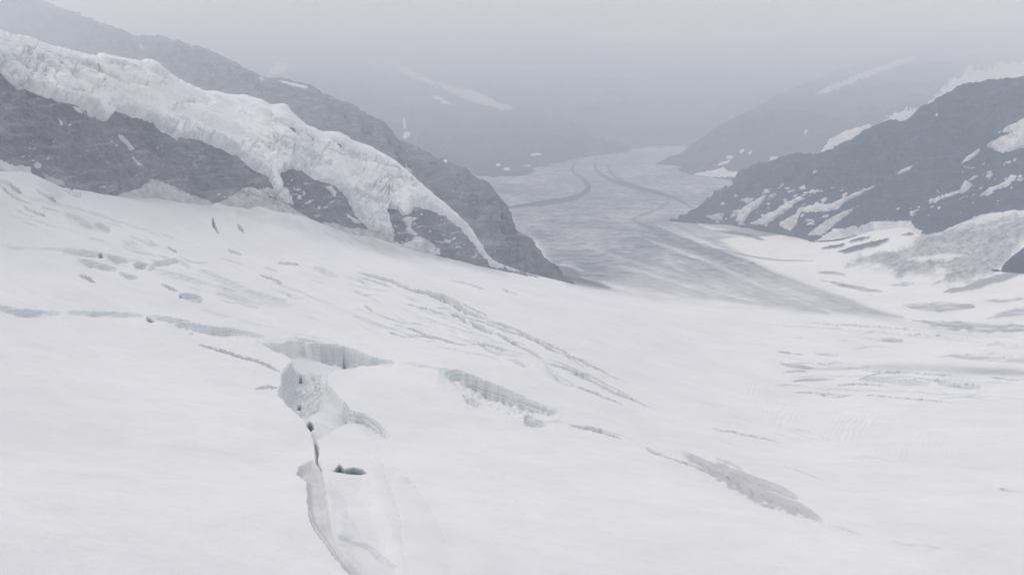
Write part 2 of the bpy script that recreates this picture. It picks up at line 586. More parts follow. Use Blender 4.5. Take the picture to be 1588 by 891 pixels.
def crevasse(label, P, W, D, kind='slit', L=20.0, seed=0, blue=0.75, group="crevasses in the snow slope", deep_shade=0.0, dirt=0.0, ends=0.33, ice=0.0):
    P = smooth_line(P)
    sl = window(P, max(W, L if kind == 'scarp' else 0) + 10)
    if sl is None:
        print("no window", label); return
    u, v = GU[sl], GV[sl]
    uu = u + 2.4 * wob(u, v, 17, seed + 1) + (1.0 if kind == 'slit' else 0.25) * wob(u, v, 5, seed + 11)
    vv = v + 1.6 * wob(u, v, 17, seed + 2) + (0.9 if kind == 'slit' else 0.25) * wob(u, v, 5, seed + 12)
    s, t = line_sd(P, uu, vv)
    taper = np.clip(np.minimum(t, 1 - t) / ends, 0, 1) ** 0.8
    vary = np.clip(1 + 0.5 * wob(u, v, 24, seed) + 0.5 * wob(u, v, 9, seed + 6), 0.3, 1.7)
    vis = ~HID[sl]
    if kind == 'slit':
        hw = np.maximum(0.85 * W * taper * vary, 0.02)
        k = sstep(hw + 0.75 * np.clip(taper * 2, 0.2, 1), hw * 0.3, np.abs(s)) * (taper > 0.02)
        dz = -3.2 * D * np.clip(taper * 1.3, 0, 1) * k
        own = k > 0.22
        mark = k
        deep_shade = max(deep_shade, 0.0)
        ATT["deep_shade"][sl] = np.maximum(ATT["deep_shade"][sl], 0.18 * k ** 3 * vis)  # slit centres darkened in the colour to stand for shade
    else:
        Dv = D * taper * vary
        k = np.where(s >= 0, np.clip(1 - s / L, 0, 1) ** 1.6, np.clip(1 + s / 3.0, 0, 1))
        dz = -Dv * k
        face = (s > -3.2) & (s < 1.0) & (taper > 0.12)
        own = face
        Wt = W * taper * vary
        mark = np.where((s > -3.4) & (s < 0.9 + Wt), 1.0, np.exp(-(np.maximum(s - Wt, 0)) / 2.0) * (s > 0)) * sstep(0.05, 0.3, taper)
    DZ[sl] += dz * PXM[sl] * vis
    for a, amt in (("blue", blue), ("deep_shade", deep_shade), ("dirt", dirt), ("ice", ice)):
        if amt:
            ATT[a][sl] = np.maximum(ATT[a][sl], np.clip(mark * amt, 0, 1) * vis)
    i = thing_id("crevasse", label, "crevasse", group)
    OWN[sl] = np.where(own & vis, i, OWN[sl])

def hollow(P, D, soft, seed=0, blue=0.0, dirt=0.0, rough=1.5, name=None, label=None, cat=None, group=None, deep_shade=0.0, thr=0.5, chunk=0.0, csize=6.0):
    sl = window(P, soft + 8)
    u, v = GU[sl], GV[sl]
    M = poly_sd(P, u, v) + rough * wob(u, v, 14, seed)
    k = sstep(0, soft, M) * ~HID[sl]
    d = -D * k
    if chunk:
        f1, f2, c = worley(GX[sl] / csize, GY[sl] / csize, GX[sl] * 0 + 0.5, seed)
        d = d + k * chunk * (0.35 * (c - 0.5) - 0.2 * sstep(0.25, 0.0, f2 - f1) + 1.1 * fbm(GX[sl] / csize / 1.6, GY[sl] / csize / 2.2, GX[sl] * 0, 4, 0.6, seed + 3))
    DZ[sl] += d * PXM[sl]
    m = sstep(-0.5, 1.5, M) * ~HID[sl]
    for a, amt in (("blue", blue), ("dirt", dirt), ("deep_shade", deep_shade)):
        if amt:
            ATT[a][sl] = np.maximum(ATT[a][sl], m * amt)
    if name:
        i = thing_id(name, label, cat, group)
        OWN[sl] = np.where((M > thr) & ~HID[sl], i, OWN[sl])

# ---- bare valley ice, its bands and its streaks
sd = poly_sd(VALLEY_POLY, GU, GV)
far = GL > math.log(2500)
ice = sstep(-5, 10, sd + 6 * wob(GU, GV, 60, 2)) * ~HID
ice = np.where(far & (sd > -60), np.maximum(ice, 0.85), ice)
ATT["ice"] = ice * (0.80 + 0.26 * fbm(GU / 90, GV / 14, GU * 0, 4, 0.55, 8)) 
BR = "broad bands of bare ice"
for P, hw, a in [
    ([(1000, 348), (1045, 370), (1110, 395), (1190, 424), (1240, 441), (1300, 463), (1345, 480), (1400, 491)], 8, 0.55),
    ([(1040, 392), (1110, 420), (1188, 456), (1240, 474), (1285, 486)], 9, 0.5),
    ([(960, 395), (1050, 430), (1130, 460)], 10, 0.22), ([(880, 400), (960, 425), (1040, 447)], 9, 0.15),
]:
    soft_line("ice", P, hw, a, 'add', 4)
for P, hw, a in [
    ([(1000, 370), (1090, 402), (1188, 446), (1245, 468), (1285, 482)], 2.6, 0.45),
    ([(1020, 350), (1100, 378), (1180, 408), (1250, 436), (1340, 468)], 3.0, 0.55),
    ([(1085, 348), (1140, 365), (1200, 388), (1260, 398)], 4.5, 0.8),
    ([(900, 428), (980, 450), (1080, 466), (1180, 476)], 5.0, 0.7),
    ([(960, 410), (1080, 446), (1180, 468)], 3.0, 0.45), ([(900, 380), (1000, 412), (1080, 436)], 3.0, 0.3),
    ([(865, 410), (885, 412), (905, 420)], 2.5, 0.5),
]:
    soft_line("ice", P, hw, a, 'mul', 5)
# fine streaks along the flow and rough ice
along = np.where((GU > 960) & (GV > 335), 0.37, 0.0)
stk = fbm((GV - 0.37 * GU) / 3.2, GU / 34, GU * 0, 4, 0.65, 12) * sstep(960, 1060, GU) * sstep(335, 365, GV)
stk = stk + fbm(GV / 2.4 + 1.5 * wob(GU, GV, 50, 6), GU / 40, GU * 0, 4, 0.6, 13) * (1 - sstep(960, 1060, GU) * sstep(335, 365, GV)) * 0.55
stk = stk + 0.7 * fbm(GX / 22, GY / 34, GX * 0, 4, 0.65, 14)
vm = sstep(-2, 8, sd) * ~HID
ATT["ice"] = np.clip((ATT["ice"] + vm * 0.42 * stk) * (1 - 0.48 * sstep(385, 450, GV) * sstep(900, 1000, GU)) * (1 + 0.18 * sstep(7.9, 8.3, GL)), 0, 1)
DZ += vm * PXM * 0.8 * stk * sstep(8.6, 8.0, GL)
# dark rubble by the rock toe
soft_line("debris", [(862, 424), (890, 432), (925, 440), (945, 446)], 6.5, 0.75, 'add', 3)
soft_line("debris", [(875, 412), (895, 424), (905, 436)], 3.5, 0.35, 'add', 5)

# hair cracks: part of the snow itself
rng = np.random.default_rng(7)
def hair(n, box, ang, spread, lens_, seed):
    for i in range(n):
        t = rng.random(2)
        (x0, y0), (x1, y1), hgt = box
        cx = x0 + (x1 - x0) * t[0]; cy_ = y0 + (y1 - y0) * t[0] + (t[1] - 0.5) * hgt
        a = math.radians(ang + rng.normal() * spread); l = lens_ * (0.4 + rng.random())
        bend = rng.normal() * 0.06 * l
        P = smooth_line([(cx - l / 2 * math.cos(a), cy_ - l / 2 * math.sin(a)), (cx + bend * math.sin(a), cy_ - bend * math.cos(a)),
                         (cx + l / 2 * math.cos(a), cy_ + l / 2 * math.sin(a))])
        sl = window(P, 8)
        if sl is None: continue
        u, v = GU[sl], GV[sl]
        s, tt = line_sd(P, u + 0.8 * wob(u, v, 9, seed + i), v + 0.8 * wob(u, v, 9, seed + i + 1))
        tp = np.clip(np.minimum(tt, 1 - tt) / 0.3, 0, 1)
        k = sstep(0.55 + 0.9 * tp, 0.2, np.abs(s)) * (tp > 0) * tp * ~HID[sl]
        DZ[sl] -= k * PXM[sl] * (3 + 4 * rng.random())
        ATT["blue"][sl] = np.maximum(ATT["blue"][sl], k * 0.45)
hair(26, ((560, 440), (960, 600), 50), 23, 5, 55, 300)
hair(16, ((560, 490), (800, 550), 40), 17, 5, 50, 400)
hair(22, ((1200, 560), (1600, 580), 90), 3, 2, 90, 500)
hair(16, ((20, 310), (280, 400), 60), 24, 7, 30, 600)
hair(14, ((250, 400), (500, 470), 70), 20, 6, 45, 700)
hair(10, ((1250, 505), (1588, 530), 20), 5, 2, 80, 800)
hair(8, ((1000, 640), (1500, 760), 60), 14, 3, 60, 900)

GM = "debris stripes on the valley glacier"
lens("medial_moraine", "dark debris stripe curling left towards the rock spur on the valley glacier", "moraine", GM,
     [(778, 323), (829, 317), (880, 309), (903, 301), (913, 291), (903, 278), (888, 266), (891, 254), (898, 245)], 4.4, {"debris": 1.0}, 3, 1.0, 0.18, 0.35)
lens("medial_moraine", "dark winding debris stripe in the middle of the valley glacier", "moraine", GM,
     [(926, 243), (923, 262), (939, 276), (970, 287), (1017, 299), (1049, 309), (1072, 321)], 4.0, {"debris": 1.0}, 4, 1.0, 0.18, 0.35)
lens("medial_moraine", "thin hooked debris line below the fork of the middle stripe", "moraine", GM,
     [(1019, 299), (1036, 310), (1027, 321), (1001, 331), (982, 340), (1005, 352), (1036, 366)], 2.4, {"debris": 0.6}, 5, 0.6, 0.25)
lens("medial_moraine", "faint short debris line right of the middle stripe, far up the valley", "moraine", GM,
     [(944, 252), (944, 264), (958, 277), (985, 287)], 3.0, {"debris": 0.8}, 6, 0.5, 0.25)
lens("medial_moraine", "dark gravel lens at the foot of the right mountain spur", "moraine", GM,
     [(1105, 357), (1140, 362), (1185, 371)], 4.0, {"debris": 0.8}, 7, 0.8, 0.3)
lens("medial_moraine", "thin dark rim between valley ice and the snow apron on the right", "moraine", GM,
     [(1105, 384), (1160, 396), (1210, 404), (1262, 405)], 2.0, {"debris": 0.55}, 8, 0.5, 0.3)

# ---- right-hand icefall and the apron below the right mountain
blob("icefall", "grey fractured icefall spilling down at the right edge below the dark mountain", "icefall", None,
     [(1313, 414), (1334, 396), (1392, 388), (1430, 367), (1468, 357), (1530, 345), (1588, 334), (1660, 330), (1660, 372), (1588, 372), (1564, 405),
      (1529, 426), (1480, 441), (1445, 442), (1472, 421), (1442, 421), (1392, 430), (1380, 415), (1348, 411)],
     {"ice": 0.55}, 3, 2.0, 9.0, 5.0, 2.0, 15.0)
RI = [(1313, 414), (1334, 396), (1392, 388), (1430, 367), (1468, 357), (1588, 334), (1660, 330), (1660, 372), (1588, 372), (1564, 405),
      (1529, 426), (1480, 441), (1445, 442), (1442, 421), (1392, 430)]
sl = window(RI, 16)
u, v = GU[sl], GV[sl]
kk = sstep(-4, 8, poly_sd(RI, u, v)) * ~HID[sl]
st1 = fbm((v + 0.28 * u) / 4.2 + 1.6 * wob(u, v, 40, 3), u / 22, u * 0, 4, 0.6, 37, True)
st2 = fbm((v - 0.9 * u) / 6.0, v / 18, u * 0, 3, 0.6, 38, True)
ATT["ice"][sl] = np.clip(ATT["ice"][sl] + kk * (0.42 * st1 + 0.12 * st2 - 0.02), 0, 1) 
DZ[sl] += kk * PXM[sl] * (2.2 * st1 + 0.9 * st2)
blob("snow_ledge", "white snow tongue topping the grey icefall at the right edge", "snow patch", "snow lying round the right icefall",
     [(1455, 357), (1500, 338), (1530, 322), (1588, 314), (1650, 308), (1650, 330), (1588, 337), (1530, 350), (1480, 360)],
     {"ice": 0.06}, 5, 1.5, 2.5, 2.0, 1.0, 30.0)
blob("snow_ledge", "narrow white snow shelf between the two lobes of the grey icefall", "snow patch", "snow lying round the right icefall",
     [(1398, 404), (1430, 400), (1470, 396), (1510, 397), (1470, 403), (1425, 408)], {"ice": 0.0}, 6, 1.0, 1.5)
ATT["ice"] *= 1 - 0.9 * sstep(-2, 3, poly_sd([(1398, 404), (1430, 400), (1470, 396), (1510, 397), (1470, 403), (1425, 408)], GU, GV)) * ~HID
RK = "small rocks in the snow apron"
for lab, P, lift in [
    ("long dark rock island in the snow apron beneath the right mountain",
     [(1299, 391), (1328, 382), (1351, 376), (1378, 371), (1374, 377), (1360, 383), (1334, 388), (1311, 395)], 3.0),
    ("low dark rock sliver above the icefall's left lobe",
     [(1271, 386), (1290, 381), (1310, 379), (1306, 384), (1285, 387)], 2.0),
    ("short dark rock rib just above the long rock island", [(1314, 377), (1330, 371), (1351, 366), (1347, 371), (1330, 376)], 2.5),
    ("small dark rock at the top of the snow apron", [(1397, 365), (1410, 361), (1422, 363), (1412, 367)], 2.0),
]:
    blob("rock_outcrop", lab, "rock", RK, P, {"rock": 1.0}, int(P[0][0]), lift, 1.6, 1.0, 1.2, 9.0)
lens("debris_slope", "brown debris slope under the dark rock at the right edge", "debris", None,
     [(1462, 453), (1500, 446), (1535, 434), (1575, 424), (1600, 420)], 7.5, {"debris": 0.55, "dirt": 0.5}, 9, 1.0)
IL = "grey bare ice lenses on the right"
for lab, P, hw, a in [
    ("thin grey ice lens high on the white apron, left of the icefall lobe", [(1265, 421), (1290, 422), (1313, 426)], 3.2, 0.75),
    ("long curved grey ice strip below the icefall's left lobe", [(1273, 433), (1305, 442), (1340, 449), (1373, 453)], 3.4, 0.8),
    ("small oval ice patch under the middle of the right icefall", [(1380, 441), (1400, 440), (1419, 438)], 4.2, 0.6),
    ("large spindle of grey ice below the right icefall", [(1399, 473), (1451, 476), (1514, 474)], 8.0, 0.72),
    ("lowest broad grey ice strip running to the right edge", [(1414, 497), (1465, 502), (1521, 508), (1588, 508), (1640, 508)], 8.5, 0.7),
    ("thin grey ice streak near the right edge under the debris slope", [(1527, 467), (1557, 466), (1590, 463)], 3.4, 0.6),
    ("wedge of grey ice at the right edge above the lowest strip", [(1530, 493), (1567, 485), (1600, 480), (1640, 478)], 7.5, 0.6),
    ("isolated oval of grey ice on the white snow, right of centre", [(1355, 525), (1376, 526), (1400, 526)], 4.6, 0.68),
    ("short dark smear, left one of a pair on the right snow", [(1206, 543), (1226, 547), (1248, 550)], 2.8, 0.6),
    ("short dark smear, right one of a pair on the right snow", [(1262, 549), (1282, 550), (1302, 552)], 2.6, 0.55),
    ("grey lens under the pair of smears on the right snow", [(1210, 564), (1236, 567), (1262, 570)], 4.0, 0.6),
    ("low grey lens left of the long crevasse on the right snow", [(1228, 590), (1262, 588), (1295, 587)], 2.8, 0.6),
    ("wide pale ice field near the right edge", [(1448, 553), (1490, 552), (1555, 558), (1640, 560)], 5.0, 0.45),
]:
    lens("ice_patch", lab, "ice patch", IL, P, hw, {"ice": a}, int(P[0][0]), -0.4)
for P, hw, a in [([(1314, 570), (1420, 569), (1520, 573), (1620, 578)], 6, 0.28), ([(1430, 582), (1520, 575), (1620, 580)], 5, 0.2),
                 ([(1211, 566), (1260, 571), (1330, 571)], 2.5, 0.3), ([(1290, 480), (1400, 500), (1500, 518), (1588, 520)], 5, 0.15)]:
    soft_line("ice", P, hw, a, 'add', 11)

# ---- dusty snow under the left cliffs
for P, hw, a in [([(190, 304), (330, 318), (450, 345), (560, 374), (690, 402)], 13, 0.55), ([(60, 283), (90, 300), (70, 306)], 9, 0.45),
                 ([(340, 442), (400, 462), (450, 474)], 9, 0.3), ([(100, 333), (130, 345), (160, 355)], 8, 0.4), ([(480, 350), (600, 378)], 8, 0.35),
                 ([(230, 470), (330, 480), (420, 500)], 10, 0.12), ([(600, 730), (640, 790), (690, 880)], 30, 0.12),
                 ([(430, 830), (470, 860)], 30, 0.08), ([(0, 290), (30, 300)], 6, 0.35)]:
    soft_line("dirt", P, hw, a, 'max', 13)

# ---- crevasses: label, line, half width (px), depth (px), kind, ramp
C = crevasse
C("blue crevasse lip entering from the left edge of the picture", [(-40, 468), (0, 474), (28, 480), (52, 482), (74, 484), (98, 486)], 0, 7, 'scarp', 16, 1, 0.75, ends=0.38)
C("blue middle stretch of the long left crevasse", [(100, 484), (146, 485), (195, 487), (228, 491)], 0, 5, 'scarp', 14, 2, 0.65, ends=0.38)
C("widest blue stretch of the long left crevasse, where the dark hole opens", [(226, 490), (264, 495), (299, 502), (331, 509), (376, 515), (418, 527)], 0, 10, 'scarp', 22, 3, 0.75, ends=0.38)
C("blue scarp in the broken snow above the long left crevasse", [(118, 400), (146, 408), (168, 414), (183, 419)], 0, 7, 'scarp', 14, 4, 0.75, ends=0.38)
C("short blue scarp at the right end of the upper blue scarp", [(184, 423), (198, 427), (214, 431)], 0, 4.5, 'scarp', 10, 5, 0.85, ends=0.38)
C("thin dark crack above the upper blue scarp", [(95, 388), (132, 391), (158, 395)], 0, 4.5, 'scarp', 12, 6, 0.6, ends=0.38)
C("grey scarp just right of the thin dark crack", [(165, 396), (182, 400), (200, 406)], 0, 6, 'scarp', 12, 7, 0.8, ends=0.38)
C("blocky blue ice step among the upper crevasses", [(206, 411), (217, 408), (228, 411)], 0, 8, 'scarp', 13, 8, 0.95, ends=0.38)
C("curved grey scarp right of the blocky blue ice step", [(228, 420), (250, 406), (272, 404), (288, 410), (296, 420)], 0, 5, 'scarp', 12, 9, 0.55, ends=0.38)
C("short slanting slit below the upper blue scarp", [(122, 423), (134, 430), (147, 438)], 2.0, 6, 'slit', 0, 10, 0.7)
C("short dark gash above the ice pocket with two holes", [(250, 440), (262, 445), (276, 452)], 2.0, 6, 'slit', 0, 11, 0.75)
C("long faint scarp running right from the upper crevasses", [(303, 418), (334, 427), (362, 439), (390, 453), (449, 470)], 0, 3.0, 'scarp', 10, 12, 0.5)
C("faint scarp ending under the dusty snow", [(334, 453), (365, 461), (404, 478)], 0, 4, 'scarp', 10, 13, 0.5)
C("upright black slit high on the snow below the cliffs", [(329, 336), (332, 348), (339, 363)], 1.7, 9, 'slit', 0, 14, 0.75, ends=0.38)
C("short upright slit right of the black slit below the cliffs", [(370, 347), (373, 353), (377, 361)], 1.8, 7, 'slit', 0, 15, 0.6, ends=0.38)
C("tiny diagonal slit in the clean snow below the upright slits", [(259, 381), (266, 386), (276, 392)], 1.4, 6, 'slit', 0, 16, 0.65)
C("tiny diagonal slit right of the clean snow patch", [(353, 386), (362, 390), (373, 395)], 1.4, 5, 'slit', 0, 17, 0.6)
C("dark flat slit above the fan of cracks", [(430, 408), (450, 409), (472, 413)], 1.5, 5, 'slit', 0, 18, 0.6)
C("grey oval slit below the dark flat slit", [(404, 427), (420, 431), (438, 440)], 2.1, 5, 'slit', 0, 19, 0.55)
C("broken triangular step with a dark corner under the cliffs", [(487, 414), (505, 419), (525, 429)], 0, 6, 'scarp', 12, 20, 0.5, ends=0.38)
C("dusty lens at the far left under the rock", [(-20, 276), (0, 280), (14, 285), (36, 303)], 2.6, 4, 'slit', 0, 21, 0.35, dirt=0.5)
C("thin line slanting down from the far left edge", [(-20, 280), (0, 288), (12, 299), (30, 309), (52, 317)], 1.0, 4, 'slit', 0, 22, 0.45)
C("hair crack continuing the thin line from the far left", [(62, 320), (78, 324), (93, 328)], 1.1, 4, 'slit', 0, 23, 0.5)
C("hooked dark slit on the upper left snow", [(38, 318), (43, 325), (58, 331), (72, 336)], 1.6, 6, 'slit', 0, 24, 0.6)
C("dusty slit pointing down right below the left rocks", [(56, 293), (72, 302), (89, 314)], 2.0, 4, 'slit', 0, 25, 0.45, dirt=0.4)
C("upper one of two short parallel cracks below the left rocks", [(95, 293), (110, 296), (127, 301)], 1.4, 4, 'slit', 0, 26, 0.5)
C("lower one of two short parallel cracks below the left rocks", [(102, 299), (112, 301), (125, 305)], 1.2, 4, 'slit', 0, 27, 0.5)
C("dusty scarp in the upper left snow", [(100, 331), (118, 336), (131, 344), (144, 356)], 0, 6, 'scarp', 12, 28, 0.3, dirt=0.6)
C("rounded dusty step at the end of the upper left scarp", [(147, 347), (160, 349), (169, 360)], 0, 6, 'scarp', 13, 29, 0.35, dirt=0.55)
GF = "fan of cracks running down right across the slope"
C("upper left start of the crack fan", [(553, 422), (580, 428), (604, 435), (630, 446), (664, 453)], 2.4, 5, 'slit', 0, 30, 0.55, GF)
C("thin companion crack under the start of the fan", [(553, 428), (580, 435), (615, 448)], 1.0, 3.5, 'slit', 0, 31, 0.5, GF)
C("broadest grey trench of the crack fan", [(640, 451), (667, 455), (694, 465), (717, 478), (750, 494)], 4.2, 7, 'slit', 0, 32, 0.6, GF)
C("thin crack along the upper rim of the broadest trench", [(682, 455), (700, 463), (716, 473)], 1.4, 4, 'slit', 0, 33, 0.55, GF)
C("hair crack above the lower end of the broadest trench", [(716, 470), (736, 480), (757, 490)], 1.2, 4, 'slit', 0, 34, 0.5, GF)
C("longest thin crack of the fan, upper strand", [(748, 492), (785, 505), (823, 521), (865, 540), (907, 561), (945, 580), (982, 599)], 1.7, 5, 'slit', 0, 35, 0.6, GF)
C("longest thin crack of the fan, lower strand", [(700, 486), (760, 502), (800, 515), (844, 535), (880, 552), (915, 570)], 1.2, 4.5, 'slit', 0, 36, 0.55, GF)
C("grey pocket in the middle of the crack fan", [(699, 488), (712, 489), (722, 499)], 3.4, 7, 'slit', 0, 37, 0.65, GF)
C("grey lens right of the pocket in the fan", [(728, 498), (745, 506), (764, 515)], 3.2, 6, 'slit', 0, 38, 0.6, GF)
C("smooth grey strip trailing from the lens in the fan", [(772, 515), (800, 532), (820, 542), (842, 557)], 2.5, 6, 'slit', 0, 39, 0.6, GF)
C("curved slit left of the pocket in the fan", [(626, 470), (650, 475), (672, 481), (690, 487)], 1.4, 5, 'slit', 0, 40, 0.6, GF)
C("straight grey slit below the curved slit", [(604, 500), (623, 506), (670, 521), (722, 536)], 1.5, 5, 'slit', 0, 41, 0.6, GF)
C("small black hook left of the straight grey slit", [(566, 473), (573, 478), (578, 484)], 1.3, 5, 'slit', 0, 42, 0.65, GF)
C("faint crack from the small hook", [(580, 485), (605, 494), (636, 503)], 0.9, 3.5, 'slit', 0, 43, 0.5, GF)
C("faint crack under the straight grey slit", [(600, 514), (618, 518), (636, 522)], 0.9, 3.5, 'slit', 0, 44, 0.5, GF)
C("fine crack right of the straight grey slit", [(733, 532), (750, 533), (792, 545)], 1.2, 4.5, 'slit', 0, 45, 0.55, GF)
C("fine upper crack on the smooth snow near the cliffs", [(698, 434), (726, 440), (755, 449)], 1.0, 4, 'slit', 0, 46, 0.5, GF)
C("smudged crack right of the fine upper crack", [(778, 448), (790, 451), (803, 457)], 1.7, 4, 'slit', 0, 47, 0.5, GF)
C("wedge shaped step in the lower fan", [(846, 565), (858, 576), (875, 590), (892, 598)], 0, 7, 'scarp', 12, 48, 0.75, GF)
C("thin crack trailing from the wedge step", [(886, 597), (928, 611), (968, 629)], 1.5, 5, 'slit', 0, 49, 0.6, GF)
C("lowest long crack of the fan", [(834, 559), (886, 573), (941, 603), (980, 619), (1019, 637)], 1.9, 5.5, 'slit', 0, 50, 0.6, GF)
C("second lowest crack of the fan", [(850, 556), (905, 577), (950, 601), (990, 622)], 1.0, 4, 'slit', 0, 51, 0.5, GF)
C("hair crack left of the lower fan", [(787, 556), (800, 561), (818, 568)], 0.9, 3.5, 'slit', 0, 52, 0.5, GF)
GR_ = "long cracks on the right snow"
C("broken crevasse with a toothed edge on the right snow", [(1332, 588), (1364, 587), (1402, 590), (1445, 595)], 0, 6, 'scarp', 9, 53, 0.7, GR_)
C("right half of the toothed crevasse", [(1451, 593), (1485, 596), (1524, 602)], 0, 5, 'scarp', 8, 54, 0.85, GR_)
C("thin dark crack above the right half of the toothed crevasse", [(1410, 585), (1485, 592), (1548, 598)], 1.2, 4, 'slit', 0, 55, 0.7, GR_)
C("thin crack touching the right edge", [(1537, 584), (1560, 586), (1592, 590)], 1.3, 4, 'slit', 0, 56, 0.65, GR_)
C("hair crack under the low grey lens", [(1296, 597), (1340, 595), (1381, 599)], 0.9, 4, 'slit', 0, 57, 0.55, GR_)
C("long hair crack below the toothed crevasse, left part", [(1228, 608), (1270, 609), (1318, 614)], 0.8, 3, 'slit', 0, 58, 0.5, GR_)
C("long hair crack below the toothed crevasse, right part", [(1330, 611), (1415, 618), (1490, 624)], 0.9, 3.5, 'slit', 0, 59, 0.5, GR_)
C("thin crack at the upper edge of the right snow", [(1246, 500), (1329, 504), (1397, 509), (1462, 516)], 1.1, 4, 'slit', 0, 60, 0.5, GR_)
C("second thin crack at the upper edge of the right snow", [(1400, 516), (1450, 520), (1505, 525)], 0.9, 3.5, 'slit', 0, 61, 0.5, GR_)
C("thin crack above the wide pale ice field", [(1468, 545), (1528, 551), (1592, 555)], 1.4, 3.5, 'slit', 0, 62, 0.5, GR_)
C("hair crack through the middle of the right snow", [(1214, 577), (1235, 575), (1257, 575)], 0.9, 3.5, 'slit', 0, 63, 0.5, GR_)
C("hair crack right of centre on the right snow", [(1335, 575), (1400, 577), (1500, 585)], 1.0, 3.5, 'slit', 0, 64, 0.5, GR_)
GB = "cracks in the near snow"
C("thin curved crack right of the hollow with layered walls", [(884, 658), (915, 663), (946, 671), (967, 679)], 1.5, 5, 'slit', 0, 65, 0.6, GB)
C("fine straight crack across the smooth right snow", [(1103, 664), (1160, 674), (1225, 688)], 0.9, 4, 'slit', 0, 66, 0.6, GB)
C("dark crack leading into the large grey scar at lower right", [(1000, 691), (1016, 700), (1050, 712), (1084, 723), (1108, 736)], 2.0, 6, 'slit', 0, 67, 0.6, GB)
C("large dusty grey scar at lower right", [(1050, 696), (1094, 716), (1130, 731), (1165, 750), (1205, 768), (1250, 788), (1284, 812)], 17, 12, 'scarp', 30, 68, 0.0, GB, dirt=0.32, ice=0.36, ends=0.45)
C("upper blade of the grey scar at lower right", [(1105, 716), (1140, 729), (1185, 746), (1215, 758), (1242, 778)], 8, 7, 'scarp', 14, 69, 0.0, GB, dirt=0.25, ice=0.34, ends=0.45)
C("small grey nick above the scar at lower right", [(1108, 709), (1130, 716), (1152, 728)], 2.2, 4, 'slit', 0, 70, 0.4, GB)
C("tiny crack low at the right edge", [(1550, 757), (1562, 759), (1576, 762)], 1.8, 4, 'slit', 0, 71, 0.4, GB)
C("faint crack above the scar at lower right", [(1216, 723), (1245, 732), (1280, 744)], 0.8, 3, 'slit', 0, 72, 0.45, GB)
# soft undulations of the near right snow
for P, D in [([(1246, 757), (1290, 764), (1335, 770)], 1.5), ([(1366, 782), (1453, 797), (1545, 808)], 2.0),
             ([(1241, 786), (1338, 809), (1407, 827), (1495, 843), (1600, 874)], 2.2), ([(1300, 820), (1420, 846), (1560, 880)], 1.5)]:
    P = smooth_line(P); sl = window(P, 40)
    s, t = line_sd(P, GU[sl], GV[sl])
    DZ[sl] -= D * PXM[sl] * np.where(s > 0, np.clip(1 - s / 26, 0, 1) ** 2, np.clip(1 + s / 5, 0, 1)) * sstep(0, 0.2, t) * sstep(1, 0.8, t) * ~HID[sl]

# snow steps that tie the cracks together
for q, (P, Dp, Lp) in enumerate([
        ([(-30, 382), (60, 384), (110, 388), (160, 394), (210, 404), (260, 420), (320, 440), (400, 470), (450, 482)], 3.0, 16),
        ([(150, 402), (230, 416), (300, 434), (380, 456), (430, 476)], 2.5, 14), ([(20, 300), (70, 312), (120, 322), (200, 348), (260, 372)], 2.5, 14),
        ([(0, 330), (60, 345), (120, 362), (180, 384)], 2.0, 14), ([(300, 478), (380, 498), (450, 516), (520, 530)], 2.5, 16),
        ([(420, 436), (500, 466), (560, 492), (640, 520), (700, 540)], 2.5, 14), ([(500, 414), (560, 436), (640, 462), (700, 490), (780, 520), (850, 556)], 3.0, 16),
        ([(540, 420), (620, 440), (700, 470), (800, 515), (900, 562), (1000, 610)], 2.5, 14), ([(600, 470), (680, 500), (760, 524), (840, 556), (930, 600)], 2.0, 12),
        ([(620, 560), (680, 570), (720, 578)], 3.0, 14), ([(800, 640), (880, 656), (960, 676), (1010, 696), (1060, 708)], 2.5, 14),
        ([(1280, 808), (1380, 836), (1480, 852)], 2.5, 20), ([(1220, 560), (1330, 566), (1480, 574), (1600, 584)], 1.6, 8),
        ([(1220, 584), (1350, 582), (1500, 590), (1600, 598)], 1.6, 8), ([(1240, 602), (1380, 606), (1560, 616)], 1.4, 8),
        ([(1150, 500), (1280, 508), (1420, 520), (1600, 540)], 2.0, 10), ([(560, 690), (620, 730), (670, 790), (700, 860)], 3.0, 30),
        ([(590, 700), (600, 740), (620, 800), (625, 870)], 2.5, 20)]):
    P = smooth_line(P); sl = window(P, Lp + 8)
    u, v = GU[sl], GV[sl]
    s, t = line_sd(P, u + 4 * wob(u, v, 26, 200 + q), v + 3 * wob(u, v, 22, 230 + q) + 0.8 * wob(u, v, 5, 250 + q))
    gate = sstep(-0.6, 0.1, wob(u, v, 55, 260 + q)) * sstep(0, 0.15, t) * sstep(1, 0.85, t) * ~HID[sl]
    DZ[sl] -= Dp * PXM[sl] * gate * np.where(s > 0, np.clip(1 - s / Lp, 0, 1) ** 1.6, np.clip(1 + s / 2.0, 0, 1))
    ATT["blue"][sl] = np.maximum(ATT["blue"][sl], 0.55 * gate * np.exp(-((s + 0.6) / 1.0) ** 2))

